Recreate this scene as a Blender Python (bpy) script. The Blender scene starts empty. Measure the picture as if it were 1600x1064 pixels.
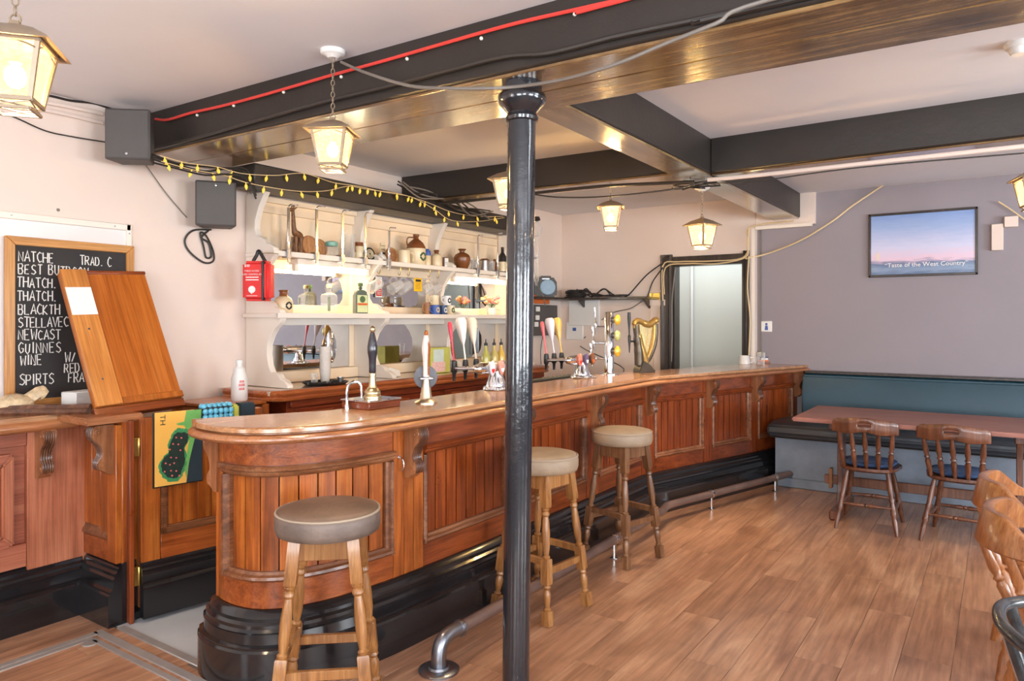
import bpy, bmesh, math, random
from mathutils import Vector, Matrix
random.seed(11)
PI = math.pi
S = bpy.context.scene
COL = S.collection

# ------------------------------------------------------------------ camera, world, daylight, exposure
F, H, YAW = 1120.0, 1.45, math.radians(34.33)      # focal length in px of a 1600 px wide frame, eye height, heading
SN, CS = math.sin(YAW), math.cos(YAW)
cam_d = bpy.data.cameras.new('camera')
cam = bpy.data.objects.new('camera', cam_d); COL.objects.link(cam)
cam.location = (0, 0, H); cam.rotation_euler = (PI/2, 0, YAW)
cam_d.sensor_width = 36; cam_d.lens = 36*F/1600; cam_d.shift_y = -32/1600; cam_d.clip_start = .05
S.camera = cam
S.view_settings.view_transform = 'Standard'; S.view_settings.look = 'None'
S.view_settings.gamma = 1; S.view_settings.use_curve_mapping = False
S.view_settings.exposure = 0.41
S.cycles.max_bounces = 8; S.cycles.diffuse_bounces = 5; S.cycles.glossy_bounces = 4; S.cycles.transmission_bounces = 6
S.cycles.transparent_max_bounces = 12; S.cycles.caustics_reflective = False; S.cycles.caustics_refractive = False
S.cycles.sample_clamp_indirect = 6
W = bpy.data.worlds.new('world'); S.world = W; W.use_nodes = True
W.node_tree.nodes['Background'].inputs[0].default_value = (.75, .85, 1, 1)
W.node_tree.nodes['Background'].inputs[1].default_value = .6

def area(name, loc, rot, sx, sy, power, col):
    l = bpy.data.lights.new(name, 'AREA'); l.shape = 'RECTANGLE'; l.size = sx; l.size_y = sy
    l.energy = power; l.color = col
    o = bpy.data.objects.new(name, l); COL.objects.link(o); o.location = loc; o.rotation_euler = rot
    return o
def point(name, loc, power, col, r=.04):
    l = bpy.data.lights.new(name, 'POINT'); l.energy = power; l.color = col; l.shadow_soft_size = r
    o = bpy.data.objects.new(name, l); COL.objects.link(o); o.location = loc
    return o
# daylight through the three windows of the street wall (behind the camera) and the two of the far side wall
DAY = (.87, .94, 1.0)
for x, w, sx in ((-2.7, 34, .7), (0.2, 110, 1.7), (3.0, 180, 1.7)):
    area('window_daylight', (x, -2.12, 1.45), (-PI/2-.72, 0, PI), sx, 1.6, w, DAY)
for i, y in enumerate((1.0, 4.2)):
    area('window_daylight', (4.50, y, 1.45), (0, PI/2+.72, 0), 1.6, 1.9, 190, DAY)
WARM = (1.0, .80, .56)

# ------------------------------------------------------------------ helpers
def sr(r, g, b):
    f = lambda c: (c/255/12.92) if c/255 <= .04045 else ((c/255+.055)/1.055)**2.4
    return (f(r), f(g), f(b), 1)

def at(px, py, x=None, y=None, z=None, D=None):
    """the point of the room on a known plane that a sight line from the eye meets"""
    t, s = (px-800)/F, (500-py)/F
    dx, dy = t*CS-SN, t*SN+CS
    if D is None:
        D = x/dx if x is not None else (y/dy if y is not None else (z-H)/s)
    return Vector((dx*D, dy*D, H+s*D))

class MB:
    def __init__(s): s.v = []; s.f = []
    def add(s, vs, fs):
        n = len(s.v); s.v += [tuple(p) for p in vs]; s.f += [tuple(i+n for i in f) for f in fs]; return s
    def box(s, x0, x1, y0, y1, z0, z1):
        vs = [(x, y, z) for z in (z0, z1) for y in (y0, y1) for x in (x0, x1)]
        return s.add(vs, [(0,2,3,1),(4,5,7,6),(0,1,5,4),(2,6,7,3),(0,4,6,2),(1,3,7,5)])
    def obox(s, c, e1, e2, e3):
        c = Vector(c); e1, e2, e3 = Vector(e1)/2, Vector(e2)/2, Vector(e3)/2
        vs = [c+a*e1+b*e2+d*e3 for d in (-1, 1) for b in (-1, 1) for a in (-1, 1)]
        return s.add(vs, [(0,2,3,1),(4,5,7,6),(0,1,5,4),(2,6,7,3),(0,4,6,2),(1,3,7,5)])
    def prism(s, poly, fn, a0, a1):
        n = len(poly)
        vs = [fn(p, q, a0) for p, q in poly]+[fn(p, q, a1) for p, q in poly]
        return s.add(vs, [tuple(range(n)), tuple(range(2*n-1, n-1, -1))]+[(i, (i+1) % n, n+(i+1) % n, n+i) for i in range(n)])
    def lathe(s, prof, seg=16, c=(0, 0, 0), m=None, a0=0):
        vs, fs = [], []
        for r, z in prof:
            for k in range(seg):
                a = a0+2*PI*k/seg
                p = Vector((r*math.cos(a), r*math.sin(a), z))
                if m is not None: p = m @ p
                vs.append(p+Vector(c))
        for i in range(len(prof)-1):
            for k in range(seg):
                fs.append((i*seg+k, i*seg+(k+1) % seg, (i+1)*seg+(k+1) % seg, (i+1)*seg+k))
        if prof[0][0] > 1e-6: fs.append(tuple(range(seg-1, -1, -1)))
        if prof[-1][0] > 1e-6: fs.append(tuple((len(prof)-1)*seg+k for k in range(seg)))
        return s.add(vs, fs)
    def tube(s, pts, r, seg=7, closed=False, sx=1.0):
        pts = [Vector(p) for p in pts]; n = len(pts)
        rs = r if isinstance(r, (list, tuple)) else [r]*n
        T = []
        for i in range(n):
            a = pts[(i-1) % n] if (closed or i) else pts[i]
            b = pts[(i+1) % n] if (closed or i < n-1) else pts[i]
            T.append((b-a).normalized())
        u = T[0].orthogonal().normalized()
        vs, fs = [], []
        for i in range(n):
            u = (u-T[i]*u.dot(T[i]))
            u = u.normalized() if u.length > 1e-6 else T[i].orthogonal().normalized()
            w = T[i].cross(u)
            for k in range(seg):
                a = 2*PI*k/seg
                vs.append(pts[i]+rs[i]*(u*math.cos(a)*sx+w*math.sin(a)))
        for i in range(n if closed else n-1):
            j = (i+1) % n
            for k in range(seg):
                fs.append((i*seg+k, i*seg+(k+1) % seg, j*seg+(k+1) % seg, j*seg+k))
        if not closed:
            fs.append(tuple(range(seg-1, -1, -1))); fs.append(tuple((n-1)*seg+k for k in range(seg)))
        return s.add(vs, fs)
    def sphere(s, c, r, seg=12, rings=8, sc=(1, 1, 1)):
        prof = [(max(r*math.sin(PI*i/rings), 0), -r*math.cos(PI*i/rings)) for i in range(rings+1)]
        prof[0] = (0, -r); prof[-1] = (0, r)
        return s.lathe(prof, seg, c, Matrix.Diagonal((sc[0], sc[1], sc[2], 1)))
    def along(s, p0, p1, prof, seg=10, a0=0):
        """lathe a profile [(radius, t 0..1)] along the line p0 -> p1"""
        p0, p1 = Vector(p0), Vector(p1); d = p1-p0
        q = Vector((0, 0, 1)).rotation_difference(d).to_matrix()
        return s.lathe([(r, t*d.length) for r, t in prof], seg, p0, q, a0)
    def build(s, name, mat, parent=None, loc=None, rotz=0, bevel=0, angle=38, world=False, segs=1):
        me = bpy.data.meshes.new(name); me.from_pydata(s.v, [], s.f)
        bm = bmesh.new(); bm.from_mesh(me)
        bmesh.ops.remove_doubles(bm, verts=bm.verts, dist=1e-5)
        bmesh.ops.recalc_face_normals(bm, faces=bm.faces)
        if bevel:
            es = [e for e in bm.edges if len(e.link_faces) == 2 and e.calc_face_angle(0) > .6]
            bmesh.ops.bevel(bm, geom=es, offset=bevel, segments=segs, affect='EDGES', clamp_overlap=True)
        bm.to_mesh(me); bm.free()
        for p in me.polygons: p.use_smooth = True
        me.set_sharp_from_angle(angle=math.radians(angle))
        me.materials.append(mat)
        return link(name, me, parent, loc, rotz, world)

def link(name, me, parent=None, loc=None, rotz=0, world=False):
    o = bpy.data.objects.new(name, me); COL.objects.link(o)
    if loc is not None: o.location = loc
    o.rotation_euler = (0, 0, rotz)
    if parent is not None:
        o.parent = parent
        if world: o.matrix_parent_inverse = pworld(parent).inverted()
    return o
def pworld(o):
    m = Matrix.LocRotScale(o.location, o.rotation_euler, o.scale)
    return m if o.parent is None else pworld(o.parent) @ o.matrix_parent_inverse @ m
def tag(o, label, cat, group=None):
    o['label'] = label; o['category'] = cat
    if group: o['group'] = group
    return o
def thing(name, label, cat, loc=(0, 0, 0), rotz=0, group=None):
    o = bpy.data.objects.new(name, None); COL.objects.link(o); o.empty_display_size = .1
    o.location = loc; o.rotation_euler = (0, 0, rotz)
    return tag(o, label, cat, group)
def structure(o):
    o['kind'] = 'structure'; return o
def dup(root, loc, rotz=0, label=None, scale=None):
    def cp(o, par):
        c = o.copy(); COL.objects.link(c)
        if par is not None: c.parent = par; c.matrix_parent_inverse = o.matrix_parent_inverse.copy()
        for ch in kids.get(o.name, []): cp(ch, c)
        return c
    kids = {}
    for o in list(COL.objects):
        if o.parent: kids.setdefault(o.parent.name, []).append(o)
    r = cp(root, None); r.location = loc; r.rotation_euler = (0, 0, rotz)
    if scale: r.scale = scale
    if label: r['label'] = label
    return r

def catmull(pts, n=6, closed=False):
    pts = [Vector(p) for p in pts]; out = []; N = len(pts)
    for i in range(N if closed else N-1):
        g = (lambda k: pts[k % N]) if closed else (lambda k: pts[min(max(k, 0), N-1)])
        a, b, c, d = g(i-1), g(i), g(i+1), g(i+2)
        for k in range(n):
            t = k/n
            out.append(.5*((2*b)+(c-a)*t+(2*a-5*b+4*c-d)*t*t+(3*b-a-3*c+d)*t**3))
    if not closed: out.append(pts[-1])
    return out
# plan paths (lists of (x, y)); the outer side is to the right of travel
def pnormals(path):
    n = len(path); out = []
    for i in range(n):
        ds = []
        if i > 0: ds.append((Vector(path[i])-Vector(path[i-1])).normalized())
        if i < n-1: ds.append((Vector(path[i+1])-Vector(path[i])).normalized())
        nn = [Vector((d.y, -d.x)) for d in ds]
        m = sum(nn, Vector((0, 0))).normalized()
        out.append(m/max(m.dot(nn[0]), .5))
    return out
def poffset(path, d): return [Vector(p)+n*d for p, n in zip(path, pnormals(path))]
def plen(path): return sum((Vector(path[i+1])-Vector(path[i])).length for i in range(len(path)-1))
def ppt(path, s):
    for i in range(len(path)-1):
        a, b = Vector(path[i]), Vector(path[i+1]); L = (b-a).length
        if s <= L or i == len(path)-2:
            d = (b-a).normalized(); return a+d*s, d, Vector((d.y, -d.x))
        s -= L
def psub(path, s0, s1):
    out = [ppt(path, s0)[0]]; acc = 0
    for i in range(1, len(path)-1):
        acc += (Vector(path[i])-Vector(path[i-1])).length
        if s0+.004 < acc < s1-.004: out.append(Vector(path[i]))
    out.append(ppt(path, s1)[0]); return out
def psat(path, y):
    """arc length at which the path crosses a given y (past the rounded end)"""
    acc = 0
    for i in range(len(path)-1):
        a, b = Vector(path[i]), Vector(path[i+1])
        if a.y <= y <= b.y and a.x > -2.45: return acc+(y-a.y)/(b.y-a.y)*(b-a).length
        acc += (b-a).length
    return acc
def psweep(mb, path, prof):
    N = pnormals(path); k = len(prof); vs, fs = [], []
    for p, n in zip(path, N):
        for o, z in prof:
            q = Vector(p)+n*o; vs.append((q.x, q.y, z))
    for i in range(len(path)-1):
        for j in range(k):
            fs.append((i*k+j, i*k+(j+1) % k, (i+1)*k+(j+1) % k, (i+1)*k+j))
    fs.append(tuple(range(k-1, -1, -1))); fs.append(tuple((len(path)-1)*k+j for j in range(k)))
    return mb.add(vs, fs)

def text_mb(txt, size, fn, depth=.0008, align='CENTER', spacing=1.0):
    """lettering as thin raised geometry; fn maps (u, v, w) to a point"""
    c = bpy.data.curves.new('lettering', 'FONT'); c.body = txt; c.size = size; c.align_x = align; c.space_character = spacing
    c.resolution_u = 2
    o = bpy.data.objects.new('lettering', c); COL.objects.link(o)
    dg = bpy.context.evaluated_depsgraph_get(); ev = o.evaluated_get(dg); me = ev.to_mesh()
    mb = MB(); mb.add([fn(v.co.x, v.co.y, depth) for v in me.vertices], [tuple(p.vertices) for p in me.polygons])
    ev.to_mesh_clear(); bpy.data.objects.remove(o); bpy.data.curves.remove(c)
    return mb

# ------------------------------------------------------------------ materials
def mat_new(name):
    m = bpy.data.materials.new(name); m.use_nodes = True
    nt = m.node_tree; return m, nt, nt.nodes['Principled BSDF']
def N(nt, t, **kw):
    n = nt.nodes.new(t)
    for k, v in kw.items(): setattr(n, k, v)
    return n
def coords(nt, scale=(1, 1, 1), rand=True):
    tc = N(nt, 'ShaderNodeTexCoord'); mp = N(nt, 'ShaderNodeMapping'); mp.inputs['Scale'].default_value = scale
    if rand:
        oi = N(nt, 'ShaderNodeObjectInfo'); ml = N(nt, 'ShaderNodeMath', operation='MULTIPLY'); ml.inputs[1].default_value = 9.0
        nt.links.new(oi.outputs['Random'], ml.inputs[0])
        ad = N(nt, 'ShaderNodeVectorMath', operation='ADD')
        nt.links.new(tc.outputs['Object'], ad.inputs[0]); nt.links.new(ml.outputs[0], ad.inputs[1])
        nt.links.new(ad.outputs[0], mp.inputs['Vector'])
    else: nt.links.new(tc.outputs['Object'], mp.inputs['Vector'])
    return mp
def noise(nt, vec, scale, detail=4, rough=.55, dist=0):
    n = N(nt, 'ShaderNodeTexNoise'); n.inputs['Scale'].default_value = scale; n.inputs['Detail'].default_value = detail
    n.inputs['Roughness'].default_value = rough; n.inputs['Distortion'].default_value = dist
    nt.links.new(vec.outputs[0], n.inputs['Vector']); return n
def ramp(nt, fac, stops):
    r = N(nt, 'ShaderNodeValToRGB'); e = r.color_ramp.elements
    while len(e) < len(stops): e.new(.5)
    for el, (p, c) in zip(e, stops): el.position = p; el.color = c
    nt.links.new(fac, r.inputs[0]); return r
def mixc(nt, fac, a, b, mode='MIX'):
    m = N(nt, 'ShaderNodeMix', data_type='RGBA', blend_type=mode)
    for s, v in ((0, fac), (6, a), (7, b)):
        if hasattr(v, 'is_linked') or hasattr(v, 'links'): nt.links.new(v, m.inputs[s])
        else: m.inputs[s].default_value = v
    return m.outputs[2]
def bump(nt, b, h, strength, dist=.01):
    n = N(nt, 'ShaderNodeBump'); n.inputs['Strength'].default_value = strength; n.inputs['Distance'].default_value = dist
    nt.links.new(h, n.inputs['Height']); nt.links.new(n.outputs[0], b.inputs['Normal'])
def sc(c, k): return (min(c[0]*k, 1), min(c[1]*k, 1), min(c[2]*k, 1), 1)

def paint(name, col, rough=.6, metal=0, vary=.12, vs=3.0, bmp=.05, bs=40, spec=.5, coat=0, col2=None):
    m, nt, b = mat_new(name); v = coords(nt)
    n1 = noise(nt, v, vs, 5, .6)
    r = ramp(nt, n1.outputs[0], [(.3, sc(col, 1-vary)), (.7, col2 or sc(col, 1+vary*.5))])
    nt.links.new(r.outputs[0], b.inputs['Base Color'])
    b.inputs['Roughness'].default_value = rough; b.inputs['Metallic'].default_value = metal
    b.inputs['Specular IOR Level'].default_value = spec; b.inputs['Coat Weight'].default_value = coat
    if bmp:
        n2 = noise(nt, v, bs, 4, .6); bump(nt, b, n2.outputs[0], bmp)
    return m
def wood(name, dark, mid, light, axis='z', rough=.35, g=1.0, coat=.25, wear=.35, bmp=.12, stretch=14, tone=.84):
    m, nt, b = mat_new(name)
    k = {'x': (1, stretch, stretch), 'y': (stretch, 1, stretch), 'z': (stretch, stretch, 1)}[axis]
    v = coords(nt, tuple(c*g for c in k))
    n1 = noise(nt, v, 1.7, 6, .6, .8)
    r = ramp(nt, n1.outputs[0], [(.25, dark), (.5, mid), (.75, light)])
    v2 = coords(nt, tuple(c*g*(2.2 if c > 1 else .8) for c in k))
    n2 = noise(nt, v2, 5, 3, .5)
    fine = ramp(nt, n2.outputs[0], [(.35, (.62, .6, .58, 1)), (.6, (1, 1, 1, 1))])
    c = mixc(nt, .7, r.outputs[0], fine.outputs[0], 'MULTIPLY')
    v3 = coords(nt, (1, 1, 1)); n3 = noise(nt, v3, 3.2, 5, .65)
    wr = ramp(nt, n3.outputs[0], [(.36, (.42, .38, .36, 1)), (.56, (1, 1, 1, 1))])
    c = mixc(nt, wear, c, wr.outputs[0], 'MULTIPLY')
    oi = N(nt, 'ShaderNodeObjectInfo')
    tn = ramp(nt, oi.outputs['Random'], [(0, (tone, tone*.98, tone*.96, 1)), (1, (1.0, 1.0, 1.0, 1))])
    c = mixc(nt, 1.0, c, tn.outputs[0], 'MULTIPLY')
    nt.links.new(c, b.inputs['Base Color'])
    rr = N(nt, 'ShaderNodeMapRange'); rr.inputs[3].default_value = rough*.75; rr.inputs[4].default_value = min(rough*1.4, 1)
    nt.links.new(n3.outputs[0], rr.inputs[0]); nt.links.new(rr.outputs[0], b.inputs['Roughness'])
    b.inputs['Coat Weight'].default_value = coat; b.inputs['Coat Roughness'].default_value = .15
    bump(nt, b, n2.outputs[0], bmp, .004)
    return m
def metal(name, col, rough=.18, bmp=0): return paint(name, col, rough, 1.0, .06, 8, bmp, 60)
def glass(name, col=(1, 1, 1, 1), rough=.03):
    m, nt, b = mat_new(name); out = nt.nodes['Material Output']; v = coords(nt)
    n1 = noise(nt, v, 30, 2); r = ramp(nt, n1.outputs[0], [(.3, sc(col, .93)), (.7, col)])
    t = N(nt, 'ShaderNodeBsdfTransparent'); nt.links.new(r.outputs[0], t.inputs[0])
    b.inputs['Base Color'].default_value = (.9, .9, .88, 1); b.inputs['Roughness'].default_value = rough; b.inputs['Specular IOR Level'].default_value = .9
    f = N(nt, 'ShaderNodeLayerWeight'); f.inputs[0].default_value = .28
    mr = N(nt, 'ShaderNodeMapRange'); mr.inputs[3].default_value = .06; mr.inputs[4].default_value = .75; nt.links.new(f.outputs[1], mr.inputs[0])
    mx = N(nt, 'ShaderNodeMixShader'); nt.links.new(mr.outputs[0], mx.inputs[0])
    nt.links.new(t.outputs[0], mx.inputs[1]); nt.links.new(b.outputs[0], mx.inputs[2]); nt.links.new(mx.outputs[0], out.inputs[0])
    return m
def emit(name, col, strength, vary=.1):
    m, nt, b = mat_new(name); v = coords(nt); n1 = noise(nt, v, 12, 2)
    r = ramp(nt, n1.outputs[0], [(.3, sc(col, 1-vary)), (.7, col)])
    nt.links.new(r.outputs[0], b.inputs['Emission Color']); b.inputs['Emission Strength'].default_value = strength
    b.inputs['Base Color'].default_value = col
    return m

m_cream = paint('cream_plaster', sr(226, 208, 196), .75, vary=.05, vs=1.2, bmp=.16, bs=9)
m_ceil = paint('ceiling_plaster', sr(228, 225, 227), .8, vary=.04, vs=1.1, bmp=.2, bs=5)
m_grey = paint('grey_plaster', sr(146, 138, 144), .7, vary=.06, vs=1.0, bmp=.12, bs=8)
m_corr = paint('pale_green_plaster', sr(205, 208, 200), .7, vary=.03, vs=1.0, bmp=.05, bs=8)
m_black = paint('black_beam_paint', sr(47, 41, 37), .42, vary=.25, vs=2.0, bmp=.22, bs=14, spec=.5)
m_soffit = wood('varnished_oak_gold_reflection', sr(78, 56, 36), sr(146, 112, 70), sr(200, 166, 114), 'x', .16, .8, 1, .9, .3)  # gold tones paint the ceiling's reflection into dark stained wood
m_soffit_y = wood('varnished_oak_gold_reflection_lengthways', sr(80, 60, 42), sr(140, 112, 76), sr(186, 156, 110), 'y', .16, .8, 1, .8, .3)  # same painted gold reflection, grain along the beam
m_plinth = paint('black_gloss_paint', sr(30, 29, 31), .16, vary=.3, vs=4, bmp=.12, bs=9, coat=.4)
m_column = paint('black_column_paint', sr(34, 35, 40), .16, vary=.25, vs=5, bmp=.22, bs=28, coat=.7)
m_pine_z = wood('bar_pine_upright', sr(124, 60, 20), sr(186, 98, 36), sr(212, 130, 56), 'z', .3, 1, .35, .55)
m_pine_y = wood('bar_pine_lengthways', sr(112, 52, 20), sr(170, 86, 36), sr(196, 112, 54), 'y', .3, 1, .35, .5)
m_dark_z = wood('dark_bar_pine_upright', sr(88, 36, 12), sr(146, 66, 24), sr(176, 88, 36), 'z', .28, 1, .4, .4)
m_dark_y = wood('dark_bar_pine_lengthways', sr(84, 36, 14), sr(138, 64, 28), sr(166, 84, 40), 'y', .28, 1, .4, .4)
m_mould = wood('worn_moulding_wood', sr(92, 56, 34), sr(142, 88, 54), sr(176, 122, 86), 'y', .35, 1, .3, .5)
m_top = wood('worn_counter_wood', sr(150, 98, 60), sr(190, 136, 92), sr(214, 168, 122), 'y', .22, .8, .5, .3, .06)
m_lip = wood('counter_lip_wood', sr(140, 82, 48), sr(184, 118, 74), sr(208, 148, 102), 'y', .3, 1, .35, .4)
m_pink_z = wood('pink_pine_upright', sr(166, 92, 62), sr(194, 118, 84), sr(210, 138, 102), 'z', .45, .8, .1, .25)
m_pink_y = wood('pink_pine_lengthways', sr(150, 78, 56), sr(178, 100, 72), sr(198, 124, 92), 'y', .45, .8, .1, .25)
m_corb = wood('corbel_side_wood', sr(120, 70, 40), sr(168, 108, 68), sr(196, 138, 96), 'z', .35, 1.2, .3, .5)
m_carve = wood('carved_corbel_wood', sr(58, 36, 26), sr(106, 66, 46), sr(150, 104, 76), 'z', .35, 1.2, .3, .5)
m_flap = wood('flap_wood', sr(158, 80, 24), sr(190, 104, 38), sr(206, 124, 54), 'z', .3, .7, .35, .15)
m_flap_l = wood('flap_batten_wood', sr(190, 112, 44), sr(214, 138, 66), sr(224, 156, 84), 'z', .4, .7, .2, .15)
m_floor = wood('floor_vinyl_wood', sr(148, 105, 80), sr(192, 143, 111), sr(218, 174, 140), 'y', .3, .7, .3, .35, .05, 8, .93)
m_vinyl = paint('pale_grey_vinyl', sr(196, 200, 204), .35, vary=.06, vs=8, bmp=.03)
m_stool = wood('stool_oak', sr(122, 76, 38), sr(168, 114, 62), sr(198, 148, 92), 'z', .32, 1.2, .3, .3)
m_stool_d = wood('darker_stool_oak', sr(92, 58, 34), sr(132, 90, 58), sr(164, 122, 84), 'z', .32, 1.2, .3, .3)
m_seat1 = paint('worn_brown_leather', sr(112, 96, 86), .5, vary=.35, vs=7, bmp=.2, bs=60)
m_seat1t = paint('worn_brown_leather_top', sr(124, 98, 80), .45, vary=.4, vs=6, bmp=.2, bs=60)
m_piping = paint('pale_piping', sr(164, 146, 126), .5)
m_seat2 = paint('worn_tan_leather', sr(158, 136, 112), .5, vary=.25, vs=7, bmp=.15, bs=60)
m_chair = wood('chair_dark_beech', sr(70, 40, 26), sr(112, 68, 46), sr(146, 96, 70), 'z', .3, 1.2, .35, .3)
m_bow = wood('bow_chair_beech', sr(132, 78, 42), sr(176, 112, 64), sr(200, 140, 90), 'z', .3, 1.2, .35, .3)
m_tabletop = wood('table_top_wood', sr(136, 84, 70), sr(164, 106, 90), sr(180, 126, 108), 'x', .35, 1, .2, .2, .05)
m_teal = paint('teal_vinyl', sr(22, 62, 78), .42, vary=.2, vs=3, bmp=.12, bs=6)
m_blackvinyl = paint('black_vinyl', sr(58, 62, 68), .34, vary=.25, vs=5, bmp=.15, bs=8)
m_bluegrey = paint('blue_grey_paint', sr(134, 146, 160), .55, vary=.25, vs=4, bmp=.1, bs=12)
m_bluecloth = paint('blue_cushion_fabric', sr(64, 92, 136), .8, vary=.3, vs=20, bmp=.3, bs=80)
m_white = paint('white_gloss_paint', sr(234, 224, 212), .45, vary=.05, vs=2, bmp=.05, bs=12)
m_lampwhite = paint('lamp_warmed_white', sr(238, 216, 186), .5, vary=.05, vs=2, bmp=.05, bs=12)  # peach tint puts the warm light of tubes and lantern into the white
m_whitep = paint('white_plastic', sr(232, 230, 226), .4, vary=.04)
m_chrome = metal('chrome', (.82, .82, .83, 1), .08)
m_steel = metal('brushed_steel', (.5, .5, .52, 1), .3)
m_rail = paint('worn_rail_steel', sr(128, 104, 94), .34, metal=.35, vary=.3, vs=6)
m_castiron = metal('dull_grey_iron', sr(150, 154, 162), .32)
m_pbrass = metal('pale_brass', sr(206, 186, 148), .3)
m_brass = metal('brass', sr(200, 168, 92), .25)
m_mirror = metal('mirror_glass', (.86, .86, .86, 1), .015)
m_speaker = paint('charcoal_speaker', sr(82, 78, 76), .6, vary=.08, bmp=.15, bs=200)
m_lantern = paint('pale_bronze_paint', sr(150, 130, 108), .4, metal=.35, vary=.15, vs=8)
m_strip = paint('worn_aluminium_strip', sr(176, 172, 168), .45, metal=.4, vary=.15, vs=12)
m_cable_k = paint('black_cable', sr(44, 40, 38), .5)
m_cable_g = paint('grey_cable', sr(120, 112, 104), .5)
m_cable_r = paint('red_cable', sr(226, 70, 62), .4)
m_cable_y = paint('cream_cable', sr(222, 196, 150), .5)
m_slate = paint('chalkboard_slate', sr(46, 42, 42), .7, vary=.35, vs=3)
m_chalk = paint('white_chalk', sr(232, 228, 222), .9, vary=.12, vs=60)
m_boardfr = wood('chalkboard_pine', sr(196, 130, 60), sr(218, 156, 84), sr(230, 176, 108), 'z', .45, 1, .1, .1)
m_red = paint('red_nylon', sr(222, 44, 42), .55, vary=.12, vs=8, bmp=.2, bs=120)
m_redprint = paint('red_print', sr(214, 44, 40), .5)
m_blackp = paint('black_plastic', sr(36, 34, 34), .4)
m_glass = glass('clear_glass')
m_brownglaze = paint('brown_stoneware', sr(128, 76, 42), .25, vary=.25, vs=9)
m_creamglaze = paint('cream_stoneware', sr(222, 204, 168), .25, vary=.1, vs=9)
m_honey = wood('turned_wood', sr(150, 96, 56), sr(190, 136, 90), sr(208, 160, 112), 'z', .45, 2, .1, .1)
m_paper = paint('white_paper', sr(236, 234, 230), .8, vary=.03)
m_yellow = paint('yellow_sign', sr(240, 186, 24), .5, vary=.05)
m_orange = paint('orange_plastic', sr(226, 110, 44), .45)
m_green_l = paint('green_label', sr(70, 96, 52), .5)
m_blue = paint('blue_print', sr(64, 96, 168), .5)
m_tube = emit('fluorescent_tube', (1, .84, .52, 1), 32)
m_bulb = emit('lamp_bulb', (1, .83, .55, 1), 30)
m_fairy = emit('fairy_bulb', sr(226, 190, 70), .45)
def pane_mat():
    m, nt, b = mat_new('seeded_lantern_glass')
    out = nt.nodes['Material Output']
    v = coords(nt); n1 = noise(nt, v, 70, 2)
    r = ramp(nt, n1.outputs[0], [(.3, (1, .66, .28, 1)), (.7, (1, .78, .42, 1))])
    e = N(nt, 'ShaderNodeEmission'); e.inputs[1].default_value = 2.0; nt.links.new(r.outputs[0], e.inputs[0])
    t = N(nt, 'ShaderNodeBsdfTransparent'); t.inputs[0].default_value = (1, .86, .6, 1)
    mx = N(nt, 'ShaderNodeMixShader'); mx.inputs[0].default_value = .5
    nt.links.new(t.outputs[0], mx.inputs[1]); nt.links.new(e.outputs[0], mx.inputs[2]); nt.links.new(mx.outputs[0], out.inputs[0])
    return m
m_pane = pane_mat()
# ------------------------------------------------------------------ the room
CEIL = 2.63; XL = -4.1; YB = 7.0; YG = 7.08; XR = 4.6; YF = -2.2
structure(MB().box(XL, XR, YF, YG+1.4, -.08, -.004).build('floor', m_cable_g))
FLOOR = COL.objects['floor']
structure(MB().box(XL-.1, XR+.1, YF-.1, YG+1.5, CEIL, CEIL+.1).build('ceiling', m_ceil))
structure(MB().box(XL-.12, XL, YF, YG+1.4, 0, CEIL).build('wall_left', m_cream))
DX0, DX1, DZ = -2.785, -2.06, 2.02
o = MB().box(XL, DX0, YB, YB+.14, 0, CEIL).box(DX1, -1.955, YB, YB+.2, 0, CEIL).box(DX0, DX1, YB, YB+.14, DZ, CEIL)
structure(o.box(-1.955, -1.42, YG-.05, YG+.1, 2.34, CEIL).build('wall_back', m_cream))
structure(MB().box(-1.97, XR, YG, YG+.12, 0, CEIL).build('wall_back_grey', m_grey))
o = MB()      # far side wall with two window openings
o.box(XR, XR+.15, YF, .05, 0, CEIL).box(XR, XR+.15, 1.95, 3.25, 0, CEIL).box(XR, XR+.15, 5.15, YG, 0, CEIL)
for a, b in ((.05, 1.95), (3.25, 5.15)): o.box(XR, XR+.15, a, b, 0, .62).box(XR, XR+.15, a, b, 2.36, CEIL)
structure(o.build('wall_right', m_grey))
o = MB()      # street wall with three window openings
xs = [XL, -3.05, -2.35, -.7, 1.1, 2.1, 3.9, XR]
for i in range(0, 8, 2): o.box(xs[i], xs[i+1], YF-.15, YF, 0, CEIL)
for i in range(1, 7, 2): o.box(xs[i], xs[i+1], YF-.15, YF, 0, .62).box(xs[i], xs[i+1], YF-.15, YF, 2.36, CEIL)
structure(o.build('wall_front', m_cream))
structure(MB().box(XL, -1.0, YG+1.0, YG+1.1, 0, CEIL).build('wall_corridor', m_corr))
structure(MB().box(-1.2, -1.1, YG+.12, YG+1.0, 0, CEIL).build('wall_corridor_side', m_corr))
p = at(1081, 480, y=YG+.97)
structure(MB().tube([(p.x, p.y, .1), (p.x, p.y, 2.4)], .016).build('trim_1', m_whitep))
area('corridor_fill', (-2.6, YG+.5, 2.5), (0, 0, 0), 1.4, .5, 13, DAY)  # unseen lamp added under the corridor ceiling to brighten the passage

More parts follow.
